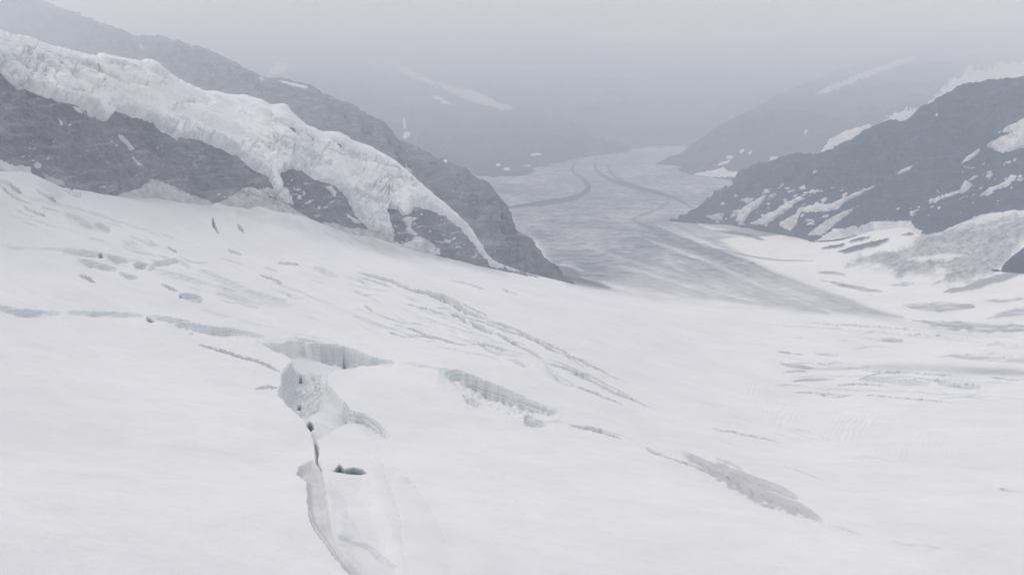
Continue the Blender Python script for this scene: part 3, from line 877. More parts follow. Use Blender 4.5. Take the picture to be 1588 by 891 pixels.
# ---- the large broken hollow left of centre
H1 = [(404, 531), (440, 531), (470, 527), (500, 531), (535, 539), (585, 556), (612, 561), (592, 560), (572, 564), (540, 569), (518, 573), (508, 582), (510, 597),
      (530, 618), (541, 637), (548, 652), (520, 668), (497, 680), (484, 676), (471, 650), (456, 636), (440, 623), (430, 607), (434, 594), (438, 579),
      (453, 560), (447, 551), (425, 543)]
hollow(H1, 19, 3.5, 80, 0.24, 0.0, 3.5, "ice_hollow", "large collapsed ice hollow left of centre with a pale layered wall behind", "ice hollow")  # blue amount paints the bluish shade of the interior into its colour
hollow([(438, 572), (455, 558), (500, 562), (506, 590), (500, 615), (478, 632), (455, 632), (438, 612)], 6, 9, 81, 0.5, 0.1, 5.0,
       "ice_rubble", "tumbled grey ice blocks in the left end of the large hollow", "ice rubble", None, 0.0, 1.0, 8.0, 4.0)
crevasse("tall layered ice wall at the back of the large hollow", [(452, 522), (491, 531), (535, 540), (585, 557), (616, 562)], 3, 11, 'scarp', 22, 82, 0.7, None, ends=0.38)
crevasse("thin upright crack splitting the layered back wall", [(532, 536), (533, 546), (532, 556)], 1.5, 9, 'slit', 0, 83, 0.5, None, deep_shade=0.55, ends=0.38)
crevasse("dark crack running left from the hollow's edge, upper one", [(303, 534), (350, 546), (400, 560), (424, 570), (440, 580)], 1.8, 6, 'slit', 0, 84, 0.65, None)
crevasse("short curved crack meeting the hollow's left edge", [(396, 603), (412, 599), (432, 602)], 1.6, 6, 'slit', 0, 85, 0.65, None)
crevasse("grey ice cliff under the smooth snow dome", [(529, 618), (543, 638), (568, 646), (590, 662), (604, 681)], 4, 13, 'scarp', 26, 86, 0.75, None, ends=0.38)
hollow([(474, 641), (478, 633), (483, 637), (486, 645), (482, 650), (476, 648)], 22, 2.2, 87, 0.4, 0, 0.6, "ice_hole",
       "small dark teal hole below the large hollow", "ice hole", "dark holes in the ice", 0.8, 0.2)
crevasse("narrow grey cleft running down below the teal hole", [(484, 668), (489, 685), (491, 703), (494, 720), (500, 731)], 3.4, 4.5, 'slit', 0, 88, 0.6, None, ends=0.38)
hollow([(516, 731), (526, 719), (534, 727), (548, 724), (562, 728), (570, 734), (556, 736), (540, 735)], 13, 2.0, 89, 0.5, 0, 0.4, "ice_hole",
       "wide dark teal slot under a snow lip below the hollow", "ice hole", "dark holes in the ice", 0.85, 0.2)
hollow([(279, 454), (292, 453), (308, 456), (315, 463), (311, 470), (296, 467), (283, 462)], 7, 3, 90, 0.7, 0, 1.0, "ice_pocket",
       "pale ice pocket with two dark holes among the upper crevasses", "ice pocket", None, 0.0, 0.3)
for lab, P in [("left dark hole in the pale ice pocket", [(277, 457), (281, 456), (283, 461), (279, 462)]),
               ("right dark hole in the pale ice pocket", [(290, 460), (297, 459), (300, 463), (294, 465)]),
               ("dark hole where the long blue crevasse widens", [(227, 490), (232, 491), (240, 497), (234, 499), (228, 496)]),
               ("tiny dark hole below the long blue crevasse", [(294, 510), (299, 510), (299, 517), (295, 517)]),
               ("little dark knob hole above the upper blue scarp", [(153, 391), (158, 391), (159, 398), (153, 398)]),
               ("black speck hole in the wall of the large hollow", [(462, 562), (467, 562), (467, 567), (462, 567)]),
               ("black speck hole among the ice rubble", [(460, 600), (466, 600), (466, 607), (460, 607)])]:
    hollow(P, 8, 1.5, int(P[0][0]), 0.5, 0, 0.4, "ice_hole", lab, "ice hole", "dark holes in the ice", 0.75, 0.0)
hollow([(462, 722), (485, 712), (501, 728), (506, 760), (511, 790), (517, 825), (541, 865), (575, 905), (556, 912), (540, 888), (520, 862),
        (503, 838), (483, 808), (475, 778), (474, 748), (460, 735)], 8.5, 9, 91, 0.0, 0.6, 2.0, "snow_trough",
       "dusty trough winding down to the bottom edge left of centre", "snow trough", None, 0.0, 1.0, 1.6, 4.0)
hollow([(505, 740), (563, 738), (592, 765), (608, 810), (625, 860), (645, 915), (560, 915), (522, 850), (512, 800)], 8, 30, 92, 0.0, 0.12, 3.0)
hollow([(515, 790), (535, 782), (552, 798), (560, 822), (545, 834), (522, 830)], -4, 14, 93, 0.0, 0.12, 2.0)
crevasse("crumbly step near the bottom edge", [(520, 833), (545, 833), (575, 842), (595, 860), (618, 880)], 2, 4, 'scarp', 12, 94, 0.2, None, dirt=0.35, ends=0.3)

region("blue", [(385, 518), (430, 524), (470, 526), (505, 540), (522, 560), (484, 562), (456, 556), (430, 545)], 0.3, 6, 5, 71)  # pale grey shading between the two lips, painted into the colour
crevasse("grey crease along the trough down to the bottom edge", [(476, 770), (484, 809), (504, 840), (525, 868), (550, 900)], 1.4, 1.2, 'slit', 0, 98, 0.25, None, dirt=0.5)

# ---- the hollow with layered walls right of the snow dome
crevasse("layered ice wall of the hollow right of the snow dome", [(680, 572), (700, 574), (721, 579), (763, 596), (800, 611), (830, 624), (868, 640)], 3, 22, 'scarp', 46, 95, 0.7, None, ends=0.3)
hollow([(813, 634), (826, 634), (846, 650), (850, 660), (828, 662), (812, 658)], 3, 4, 96, 0.55, 0.45, 1.5, "ice_rubble",
       "crumbled ice blocks at the right end of the layered hollow", "ice rubble", None, 0.0, 0.5, 6.0, 3.0)
hollow([(716, 606), (736, 612), (748, 622), (742, 634), (724, 626)], 2, 4, 97, 0.35, 0.3, 1.5, "ice_rubble",
       "small dirty ice lumps at the left end of the layered hollow", "ice rubble", None, 0.0, 0.5, 5.0, 3.0)
soft_line("dirt", [(690, 578), (730, 592), (757, 606)], 8, 0.28, 'max', 14)
soft_line("dirt", [(850, 640), (870, 648)], 12, 0.25, 'max', 14)

# ---- fine ripples in the snow at right
RP = [(1130, 590), (1200, 606), (1300, 636), (1400, 645), (1490, 700), (1450, 722), (1320, 706), (1200, 672)]
sl = window(RP, 30)
u, v = GU[sl], GV[sl]
M = sstep(-16, 22, poly_sd(RP, u, v)) * sstep(-0.35, 0.35, wob(u, v, 60, 31) + 0.15) * ~HID[sl]
ph = (u + 0.45 * v) / 9.5 * 2 * math.pi + 8.0 * wob(u, v, 60, 33) + 3.2 * wob(u, v, 18, 34)
DZ[sl] += M * PXM[sl] * 0.95 * np.abs(np.sin(ph / 2)) * (0.6 + 0.8 * wob(u, v, 30, 36))

PARTS = [
    ("large collapsed ice hollow left of centre with a pale layered wall behind", [
        ("tumbled grey ice blocks in the left end of the large hollow", "ice_rubble"), ("tall layered ice wall at the back of the large hollow", "back_wall"),
        ("thin upright crack splitting the layered back wall", "wall_crack"), ("grey ice cliff under the smooth snow dome", "ice_cliff"),
        ("small dark teal hole below the large hollow", "ice_hole"), ("black speck hole in the wall of the large hollow", "ice_hole"),
        ("black speck hole among the ice rubble", "ice_hole"), ("narrow grey cleft running down below the teal hole", "cleft")]),
    (("ice_hollow", "hollow with a layered ice wall right of the snow dome", "ice hollow"), [
        ("layered ice wall of the hollow right of the snow dome", "back_wall"), ("crumbled ice blocks at the right end of the layered hollow", "ice_rubble"),
        ("small dirty ice lumps at the left end of the layered hollow", "ice_rubble")]),
    ("pale ice pocket with two dark holes among the upper crevasses", [
        ("left dark hole in the pale ice pocket", "ice_hole"), ("right dark hole in the pale ice pocket", "ice_hole")]),
    (("crevasse", "long pale blue crevasse running in from the left edge to the large hollow", "crevasse", "crevasses in the snow slope"), [
        ("blue crevasse lip entering from the left edge of the picture", "ice_wall"), ("blue middle stretch of the long left crevasse", "ice_wall"),
        ("widest blue stretch of the long left crevasse, where the dark hole opens", "ice_wall"), ("dark hole where the long blue crevasse widens", "ice_hole")]),
    (("crevasse", "broken crevasse with a toothed edge across the right snow", "crevasse", "long cracks on the right snow"), [
        ("broken crevasse with a toothed edge on the right snow", "ice_wall"), ("right half of the toothed crevasse", "ice_wall")]),
    (("ice_scar", "large dusty grey double scar in the snow at lower right", "ice scar"), [
        ("large dusty grey scar at lower right", "lower_blade"), ("upper blade of the grey scar at lower right", "upper_blade"),
        ("dark crack leading into the large grey scar at lower right", "lead_crack")]),
    ("dusty trough winding down to the bottom edge left of centre", [("grey crease along the trough down to the bottom edge", "crease")]),
]


# gentle relief everywhere
DZ += PXM * 1.3 * fbm(GX / 60, GY / 60, GZ * 0, 4, 0.5, 3) * sstep(7.5, 6.0, GL)
DZ += 3.0 * fbm(GX / 90, GY / 90, GZ * 0, 4, 0.5, 5) * sstep(6.9, 7.6, GL) * sstep(9.0, 8.3, GL)
near = sstep(7.0, 6.3, GL)
DZ += near * 0.26 * fbm(GX / 7, GY / 3.2, GZ * 0, 4, 0.6, 91) * (0.5 + fbm(GX / 70, GY / 70, GZ * 0, 2, 0.5, 92))
DZ += near * 0.9 * fbm(GX / 26, GY / 17, GZ * 0, 3, 0.5, 93) * sstep(-0.1, 0.4, fbm(GX / 150, GY / 150, GZ * 0, 2, 0.5, 94))
GZ2 = GZ + DZ
fo = OWN[:-1, :-1]
for a in (OWN[1:, :-1], OWN[:-1, 1:], OWN[1:, 1:]):
    fo = np.maximum(fo, a)
VALLEY = poly_sd(VALLEY_POLY, GU, GV)
VALLEY = np.where(GL > math.log(2900), 99, VALLEY)
vf = (VALLEY[:-1, :-1] > 0) & (fo == 0)
tag(grid_object("snowfield", GX, GY, GZ2, M_GLACIER, (fo == 0) & ~vf, ATT),
    "white crevassed snow slope filling the lower half of the picture", "snowfield", kind="structure")
tag(grid_object("valley_glacier", GX, GY, GZ2, M_GLACIER, vf, ATT),
    "grey bare glacier winding down the valley beyond the snow slope", "glacier", kind="structure")
BY_LABEL = {}
for k, (nm, lab, cat, grp) in enumerate(THINGS, 1):
    o = grid_object(nm, GX, GY, GZ2, M_GLACIER, fo == k, ATT, None, nm in ('icefall', 'crevasse', 'ice_hollow', 'ice_patch', 'medial_moraine', 'snow_ledge', 'debris_slope', 'snow_trough'))
    BY_LABEL[lab] = o
    if o is None:
        print("EMPTY thing", k, lab)
    else:
        tag(o, lab, cat, grp)
def make_part(child_label, part_name, parent):
    o = BY_LABEL.get(child_label)
    if o is None or parent is None:
        print("no part", child_label); return
    for key in ("category", "group", "kind"):
        if key in o: del o[key]
    o.name = part_name; o.data.name = part_name
    o.parent = parent

def whole(name, label, cat, group=None):
    e = bpy.data.objects.new(name, None); COL.objects.link(e)
    return tag(e, label, cat, group)

for parent, kids in PARTS:
    if isinstance(parent, str):
        p = BY_LABEL.get(parent)
    else:
        p = whole(*parent)
    for lab, nm in kids:
        make_part(lab, nm, p)
print("glacier", round(time.time() - T0, 1))

# ------------------------------------------------------------------ mountains: lofts from foot to crest and down the back
class Loft:
    def __init__(self, lines, rows, u0, u1, cols, back, amp, wl, seed, crest_amp=0.45, groove=0.0, jag=0.0):
        """lines: foot ... crest, each a list of (u, v, range); rows: subdivisions between lines"""
        L = []
        for ln in lines:
            A = np.array(ln, float)
            az, te = dir_px(A[:, 0], A[:, 1])
            o = np.argsort(az)
            L.append((az[o], te[o], A[o, 2]))
        a0, a1 = dir_px(u0, 300)[0], dir_px(u1, 300)[0]
        az = np.linspace(a0, a1, cols)
        pts = []
        for q, (la, le, lr_) in enumerate(L):
            r = np.interp(az, la, lr_); e = np.interp(az, la, le)
            pts.append((r, e * r))
        R, Zr, Tt = [], [], []
        for q in range(len(pts) - 1):
            for k in range(rows[q]):
                t = k / rows[q]
                R.append(pts[q][0] * (1 - t) + pts[q + 1][0] * t)
                Zr.append(pts[q][1] * (1 - t) + pts[q + 1][1] * t)
                Tt.append((q + t) / (len(pts) - 1))
        R.append(pts[-1][0]); Zr.append(pts[-1][1]); Tt.append(1.0)
        nb = 24
        for k in range(1, nb + 1):
            t = (k / nb) ** 1.5
            R.append(pts[-1][0] + back * t * 1.3); Zr.append(pts[-1][1] - back * (0.25 * t + 0.75 * t * t)); Tt.append(1.0 + t)
        R, Zr = np.array(R), np.array(Zr)
        self.T = np.array(Tt)[:, None] * np.ones((1, cols))
        A = az[None, :] * np.ones((len(Tt), 1))
        X, Y, Z = R * np.sin(A), R * np.cos(A), Zr + CZ
        n = grid_normals(X, Y, Z)
        n *= np.sign(n[2].mean())
        self.base = (X, Y, Z, n)
        # coarse spurs and gullies plus broken rock
        d = fbm(X / wl, Y / wl, Z / wl * 0.8, 6, 0.55, seed) * amp
        d += np.abs(fbm(X / wl * 2.5, Y / wl * 2.5, Z / wl * 2, 5, 0.6, seed + 5, True)) * amp * 0.6 - amp * 0.2
        if groove:
            d += fbm(X / wl * 2.2 , Y / wl * 2.2, Z / wl * 0.35, 4, 0.55, seed + 9, True) * groove
        d = d * np.clip(R / 1900, 1, 4)
        k = 1 - (1 - crest_amp) * np.exp(-((self.T - 1) / 0.14) ** 2)
        foot = 0.25 + 0.75 * sstep(0, 0.15, self.T)
        d = d * k * foot
        X, Y, Z = X + n[0] * d, Y + n[1] * d, Z + n[2] * d
        if jag:
            j = jag * fbm(X / wl * 5, Y / wl * 5, Z * 0 + seed, 4, 0.6, seed + 21) * np.exp(-((self.T - 1) / 0.1) ** 2)
            Z = Z + j
        self.X, self.Y, self.Z = X, Y, Z
        self.U, self.V = project(X, Y, Z)
        n = grid_normals(X, Y, Z)
        self.n = n * np.sign(n[2].mean())
        self.px = np.hypot(np.hypot(X, Y), Z - CZ) / F

    def build(self, name, mat, faces=None):
        return grid_object(name, self.X, self.Y, self.Z, mat, faces)

    def patch(self, name, mat, P, thick, seed, rough=2.5, edge=3.0, wscale=11.0, rough_fn=None, sd=None, smooth=False, split=None):
        """a shell of snow or ice lying on the rock inside the traced outline; its rim dips under the rock"""
        P = np.asarray(P, float); m = 8
        b = (self.U > P[:, 0].min() - m) & (self.U < P[:, 0].max() + m) & (self.V > P[:, 1].min() - m) & (self.V < P[:, 1].max() + m)
        if sd is None:
            b &= self.T <= 1.02
        if not b.any():
            return None
        i, j = np.nonzero(b)
        sl = (slice(i.min(), i.max() + 1), slice(j.min(), j.max() + 1))
        u, v = self.U[sl], self.V[sl]
        M = poly_sd(P, u, v) if sd is None else sd[sl]
        if sd is None:
            M = np.where(self.T[sl] > 1.03, -9, M)
        if smooth:
            X, Y, Z, nn = self.base[0][sl], self.base[1][sl], self.base[2][sl], self.base[3][:, sl[0], sl[1]]
        else:
            X, Y, Z, nn = self.X[sl], self.Y[sl], self.Z[sl], self.n[:, sl[0], sl[1]]
        M = M + rough * wob(u, v, wscale, seed) + 0.9 * rough * wob(u, v, wscale / 3.0, seed + 4) \
            + 0.6 * rough * np.abs(wob(u + v, v * 2, wscale / 2.0, seed + 7)) - 0.2 * rough
        off = np.clip(M / edge, -1.0, 1.0)
        th = thick if np.isscalar(thick) else thick[sl]
        if sd is None:
            th = th * sstep(-0.02, 0.22, self.T[sl])
        off = np.where(off > 0, off * th, off * th * 0.6 - 0.3)
        if rough_fn is not None:
            extra, att = rough_fn(X, Y, Z, u, v, M, self.T[sl])
            off = off + extra
        else:
            att = None
        n = nn
        keep = M > -edge
        kf = keep[:-1, :-1] | keep[1:, :-1] | keep[:-1, 1:] | keep[1:, 1:]
        if split is not None:
            kf &= split(M[:-1, :-1])
        if kf.sum() < 3:
            return None
        return grid_object(name, X + n[0] * off, Y + n[1] * off, Z + n[2] * off, mat, kf, att)

def snow(loft, P, label, group, thick=2.0, seed=1, mat=None, **kw):
    o = loft.patch("snow_patch", mat or M_PATCH, P, thick, seed, **kw)
    if o is None:
        print("EMPTY patch", label); return
    tag(o, label, "snow patch", group)

# ---- left cliffs with the hanging icefall
foot_px = [(-260, 262), (-100, 262), (0, 262), (45, 268), (97, 288), (160, 300), (240, 306), (334, 318), (430, 330), (501, 347), (574, 366), (640, 388), (700, 402),
           (760, 416), (820, 428), (840, 432)]
_f = np.array(foot_px, float)
_fr = np.minimum(ground_hit(_f[:, 0], _f[:, 1]), 1260)
foot1 = [(a, b + 9, c - 8) for (a, b), c in zip(foot_px, _fr)]
fr = lambda u: float(np.interp(u, _f[:, 0], _fr))
mid_px = [(-260, 60), (-100, 85), (0, 110), (38, 139), (88, 156), (135, 173), (176, 178), (239, 192), (309, 217), (365, 241), (416, 262), (457, 263), (497, 284), (549, 305),
          (602, 322), (642, 322), (691, 340), (727, 371), (755, 405), (800, 424), (840, 431)]
mid1 = [(a, b, fr(a) + max(6, (fr(a) * 0.10) * min(1, max(0, (800 - a) / 420)))) for a, b in mid_px]
top_px = [(-260, -30), (-100, 22), (0, 54), (19, 60), (41, 63), (72, 74), (110, 85), (151, 93), (160, 88), (179, 92), (201, 96), (220, 100), (227, 96), (242, 100),
          (261, 118), (283, 131), (315, 145), (334, 145), (353, 150), (378, 152), (403, 158), (419, 166), (441, 165), (447, 175), (463, 188),
          (473, 197), (493, 207), (525, 208), (541, 219), (574, 231), (610, 251), (626, 265), (650, 288), (675, 308), (699, 328), (723, 352),
          (739, 377), (751, 396), (764, 408), (796, 420), (830, 430), (840, 432)]
top1 = [(a, b + 2, fr(a) + max(10, fr(a) * 0.26 * min(1, max(0, (800 - a) / 420)))) for a, b in top_px]
M1 = Loft([foot1, mid1, top1], [105, 105], -240, 835, 830, 160, 7.0, 55, 11, 0.25, 5.0)
for lab, a, b in [("dark rock cliff between snow slope and icefall at the left edge", -999, 424),
                  ("middle rock buttress jutting out under the icefall", 424, 588),
                  ("lowest rock buttress at the tip of the icefall", 588, 999)]:
    uc = 0.25 * (M1.U[:-1, :-1] + M1.U[1:, :-1] + M1.U[:-1, 1:] + M1.U[1:, 1:])
    tag(M1.build("rock_buttress", M_ROCK_NEAR, (uc >= a) & (uc < b)), lab, "rock cliff", "rock cliffs under the left icefall")
ICE = [(-300, -100), (900, -100), (900, 440), (815, 426), (772, 416), (755, 410), (743, 393), (727, 371), (711, 352), (691, 338), (667, 326), (642, 320), (638, 330),
       (626, 338), (614, 326), (602, 324), (600, 334), (604, 350), (610, 366), (592, 362), (574, 357), (560, 346), (549, 332), (541, 318), (533, 302), (517, 288),
       (497, 284), (481, 276), (469, 266), (453, 262), (440, 266), (430, 276), (437, 290), (448, 306), (458, 318), (445, 316), (425, 302), (420, 288), (416, 276),
       (390, 261), (365, 241), (340, 231), (309, 217), (280, 214), (274, 218), (249, 202), (239, 192), (214, 183), (178, 174), (170, 184), (161, 190), (135, 173),
       (120, 164), (88, 156), (54, 145), (38, 139), (14, 118), (0, 104), (-100, 75), (-300, 40)]
sdI = poly_sd(ICE, M1.U, M1.V)
sdI = np.where(M1.T > 1.0, 20.0, np.where(M1.T > 0.93, np.maximum(sdI, (M1.T - 0.93) * 200), sdI))
def serac(X, Y, Z, u, v, M, T):
    inn = sstep(0, 9, M)
    rim = np.exp(-(np.maximum(M - 4, 0) / 12.0) ** 2) * (0.55 + 0.45 * sstep(-0.3, 0.3, wob(u, v, 40, 81)))                      # broken lower rim
    zone = sstep(-0.15, 0.3, fbm(u / 95, v / 34, X * 0, 3, 0.5, 44)) * sstep(0.99, 0.88, T)
    zone = np.maximum(zone, 0.8 * sstep(0.0, 0.35, fbm(u / 45 + v / 60, v / 16, X * 0, 3, 0.5, 45)) * sstep(380, 520, u) * sstep(0.98, 0.85, T))
    brk = np.clip(rim + 0.75 * zone, 0, 1)
    f1, f2, c = worley(X / 8, Y / 12, Z / 26, 51)
    d = (c - 0.5) * 2.4 - 1.0 * sstep(0.16, 0.0, f2 - f1) + 1.0 * fbm(X / 5, Y / 5, Z / 18, 4, 0.6, 66)
    q0 = v - 0.5 * u + 7 * wob(u, v, 45, 75)
    sheet = fbm(q0 / 5.5, u / 34, X * 0, 4, 0.55, 76)
    d = d * rim + zone * (1 - rim) * (4.2 * sheet + 2.0 * fbm(X / 7, Y / 7, Z / 7, 4, 0.6, 67))
    crk = fbm(q0 / 9 + 0.8 * wob(u, v, 14, 83), u / 26, X * 0, 3, 0.55, 84, True)
    crk2 = fbm((u + 0.6 * v) / 11, v / 30, X * 0, 3, 0.55, 85, True)
    cut = np.maximum(sstep(0.40, 0.62, crk), 0.7 * sstep(0.45, 0.68, crk2)) * np.clip(zone + 0.35 * rim + 0.12, 0, 1) * sstep(0.985, 0.93, T)
    d = d - 3.4 * cut
    d = d + 2.6 * np.maximum(fbm(u / 13, u * 0 + 0.3, u * 0, 3, 0.6, 68), -0.1) * np.exp(-((T - 0.985) / 0.03) ** 2)
    # snow terraces running down right
    q = v - 0.45 * u + 9 * wob(u, v, 70, 73)
    st = np.clip(fbm(q / 15, u / 160, X * 0, 3, 0.5, 74) * 2.0, -1, 1) * 4.0 * sstep(0.55, 0.66, T) * sstep(1.0, 0.93, T)
    bare = np.clip(0.75 * rim + 0.8 * cut + 0.8 * zone * sstep(0.2, -0.3, sheet) + 0.25 * np.clip(-st / 2.6, 0, 1), 0, 1)
    return inn * (d + st), {"bare": bare}
th = 5.0 + 4.5 * sstep(1.0, 0.7, M1.T) * sstep(790, 640, M1.U)
ice_root = bpy.data.objects.new("icefall", None); COL.objects.link(ice_root)
tag(ice_root, "broken white icefall draped over the left cliffs", "icefall")
for part, keepf in (("ice_cliff", lambda Mv: Mv < 15), ("snow_cover", lambda Mv: Mv >= 15)):
    o = M1.patch(part, M_ICEFALL, [(-300, -200), (900, -200), (900, 500), (-300, 500)], th, 5, 2.2, 4.0, 12.0, serac, sd=sdI, smooth=True, split=keepf)
    o.parent = ice_root

GC = "snow in the left cliffs"
S = lambda P, lab, grp, th=1.6, seed=1, **k: snow(M1, P, lab, grp, th, seed, **k)
S([(181, 206), (190, 210), (203, 224), (210, 232), (202, 234), (192, 221), (184, 214)], "thin snow gully in the middle of the left dark cliff", GC, 1.5, 2, rough=1.5, edge=2)
S([(204, 240), (213, 249), (222, 257), (213, 256), (206, 247)], "small snow streak below the thin gully", GC, 1.5, 3, rough=1.2, edge=2)
S([(-6, 100), (8, 108), (22, 122), (40, 140), (26, 140), (12, 126), (0, 114)], "snow strip under the icefall at the left edge", GC, 2, 4, rough=1.5, edge=2)
S([(90, 184), (97, 188), (98, 195), (94, 194)], "lone snow speck in the upper left cliff", GC, 1.2, 5, rough=0.8, edge=1.5)
S([(52, 256), (56, 250), (64, 252), (66, 260), (58, 262)], "snow scrap at the foot of the left cliff", GC, 1.2, 6, rough=1.0, edge=1.5)
S([(71, 246), (75, 242), (78, 245), (74, 249)], "tiny snow speck above the foot of the left cliff", GC, 1.2, 7, rough=0.8, edge=1.5)
S([(110, 165), (122, 168), (146, 181), (140, 183), (124, 175)], "snow crumbs just below the icefall rim at left", GC, 1.2, 8, rough=3.0, edge=1.5)
S([(441, 290), (447, 291), (450, 304), (445, 306)], "short snow streak on the middle buttress", GC, 1.2, 9, rough=1.2, edge=1.5)
S([(505, 290), (515, 288), (523, 298), (520, 306), (512, 298)], "snow shelf on the middle buttress", GC, 1.2, 10, rough=2.0, edge=1.5)
S([(535, 330), (548, 336), (562, 346), (552, 346), (540, 338)], "snow fleck low on the middle buttress", GC, 1.2, 11, rough=1.5, edge=1.5)
S([(622, 340), (632, 334), (646, 338), (638, 344), (640, 358), (652, 362), (644, 366), (628, 360), (630, 348)], "forked snow patch in the lowest buttress", GC, 1.6, 12, rough=2.0, edge=1.8)
S([(690, 370), (700, 374), (698, 378), (690, 375)], "snow fleck near the tip of the lowest buttress", GC, 1.0, 13, rough=1.0, edge=1.5)
GD = "dirty avalanche snow at the foot of the left cliffs"
S([(180, 304), (200, 296), (219, 291), (226, 282), (234, 277), (246, 280), (258, 284), (278, 293), (310, 306), (336, 316), (336, 330), (180, 318)],
  "dirty avalanche cone under the left dark cliff", GD, 7, 14, mat=M_DIRTY, rough=2.5, edge=8)
S([(334, 318), (348, 308), (362, 302), (374, 292), (386, 290), (402, 294), (418, 290), (426, 296), (440, 312), (458, 326), (480, 336), (480, 352), (334, 330)],
  "dirty snow cone between the left cliff and the middle buttress", GD, 6, 15, mat=M_DIRTY, rough=2.5, edge=8)
S([(66, 268), (72, 271), (84, 276), (98, 281), (104, 288), (88, 287), (72, 282)], "dusty boulder of snow at the foot of the left cliff", GD, 5, 16, mat=M_DIRTY, rough=1.2, edge=4)
S([(-10, 244), (8, 250), (30, 256), (46, 259), (52, 270), (-10, 268)], "jagged snow rim at the left edge below the cliff", GD, 5, 17, rough=4, edge=5)
S([(612, 372), (622, 378), (636, 374), (642, 367), (656, 367), (668, 374), (682, 386), (684, 396), (640, 392), (612, 384)],
  "rounded ice mound below the lowest buttress", GD, 5, 18, rough=2, edge=5)
S([(500, 342), (541, 352), (574, 356), (612, 366), (612, 384), (560, 368), (500, 352)], "dirty snow fringe under the middle buttress", GD, 2.5, 19, mat=M_DIRTY, rough=3, edge=4)

# ---- rocky spur behind the icefall
crest2_px = [(-300, -60), (-150, -48), (0, -30), (63, 0), (94, 14), (120, 24), (148, 35), (176, 42), (195, 50), (208, 58), (258, 59),
          (283, 66), (315, 77), (346, 91), (378, 104), (406, 120), (435, 124), (482, 135), (517, 152), (553, 167),
          (594, 191), (618, 219), (642, 229), (691, 249), (723, 262), (739, 276), (755, 282), (768, 298), (780, 322),
          (788, 338), (798, 358), (824, 379), (848, 401), (864, 423), (875, 435), (890, 446)]
crest2 = [(a, b, float(np.interp(a, [-300, 0, 63, 208, 315, 435, 553, 642, 755, 798, 848, 890], [11000, 10400, 9000, 6300, 4900, 3700, 2800, 2250, 1700, 1480, 1375, 1300])))
          for a, b in crest2_px]
foot2 = [(-300, 140, 6000), (0, 160, 5400), (200, 190, 3700), (400, 250, 2500), (600, 340, 1650), (700, 400, 1330), (760, 424, 1250), (800, 430, 1250), (840, 437, 1255), (875, 444, 1270), (890, 452, 1285)]
M2 = Loft([foot2, crest2], [160], -290, 888, 620, 260, 18, 120, 23, 0.3, 13.0, 4.0)
tag(M2.build("mountain_spur", M_ROCK_SPUR), "long dark rock spur sloping down behind the left icefall to the valley", "rock spur", kind="structure")
G2 = "snow on the spur behind the icefall"
snow(M2, [(430, 124), (446, 126), (484, 136), (470, 137), (440, 130)], "bright thin snow line along the crest of the left spur", G2, 2.5, 1, rough=0.8, edge=2)
snow(M2, [(401, 119), (407, 120), (412, 125), (404, 125)], "small snow dab on the crest left of the bright line", G2, 2.5, 2, rough=0.8, edge=2)
snow(M2, [(627, 266), (631, 260), (640, 264), (636, 266)], "small snow wedge on the spur beside the icefall edge", G2, 2.0, 3, rough=0.6, edge=1.5)
snow(M2, [(687, 248), (691, 246), (695, 250), (690, 252)], "snow dot near the crest above the valley", G2, 2.0, 4, rough=0.5, edge=1.5)
snow(M2, [(216, 68), (219, 70), (223, 78), (219, 77)], "faint snow streak high on the left spur", G2, 2.0, 5, rough=0.5, edge=1.5)

# ---- dark mountain on the right
foot_px3 = [(1040, 343), (1060, 344), (1088, 346), (1113, 347), (1140, 350), (1180, 358), (1236, 366), (1261, 374), (1300, 372), (1355, 358), (1409, 352), (1429, 364), (1463, 360), (1523, 334), (1588, 328), (1750, 315), (1900, 315)]
_g = np.array(foot_px3, float)
_gr = np.minimum(ground_hit(_g[:, 0], _g[:, 1]), 3150)
foot3 = [(a, b + 3, c - 12) for (a, b), c in zip(foot_px3, _gr)]
g3 = lambda u: float(np.interp(u, _g[:, 0], _gr))
top_px3 = [(1040, 341), (1056, 339), (1075, 331), (1098, 317), (1118, 300), (1147, 283), (1152, 270), (1167, 256), (1202, 248), (1236, 238), (1271, 239), (1295, 231), (1325, 214), (1350, 201),
           (1379, 191), (1404, 189), (1429, 169), (1454, 154), (1473, 142), (1493, 131), (1523, 131), (1552, 125), (1588, 122), (1750, 60), (1900, 30)]
top3 = [(a, b, g3(a) + 3.3 * max(3, g3(a) * ((445.5 - b) - (445.5 - float(np.interp(a, _g[:, 0], _g[:, 1])))) / F * 0.5)) for a, b in top_px3]
M3 = Loft([foot3, top3], [195], 1042, 1800, 620, 350, 26, 170, 37, 0.3, 20.0, 5.0)
tag(M3.build("mountain", M_ROCK_RIGHT), "dark mountain flank on the right with scattered snow patches", "mountain", kind="structure")
G3 = "snow patches on the right mountain"
S3 = lambda P, lab, seed, rough=2.2, edge=2.2, **k: snow(M3, P, lab, G3, 4.0, seed, rough=rough, edge=edge, **k)
S3([(1529, 226), (1548, 214), (1566, 206), (1548, 205), (1562, 196), (1580, 188), (1600, 176), (1660, 165), (1660, 225), (1588, 229), (1556, 238), (1544, 234)], "large bright snowfield at the right edge of the dark mountain", 1)
S3([(1489, 254), (1500, 242), (1520, 229), (1519, 238), (1500, 250)], "snow sliver left of the large bright snowfield", 2, 1.5)
S3([(1384, 274), (1400, 262), (1419, 255), (1408, 264)], "single slanting snow streak in the middle of the dark mountain", 3, 1.0)
S3([(1435, 312), (1463, 302), (1488, 294), (1497, 279), (1509, 287), (1497, 298), (1468, 306)], "bent snow strip above the icefall", 4, 1.8)
S3([(1517, 305), (1533, 291), (1555, 284), (1567, 270), (1578, 273), (1564, 289), (1540, 296)], "bent snow strip right of its lookalike above the icefall", 5, 1.8)
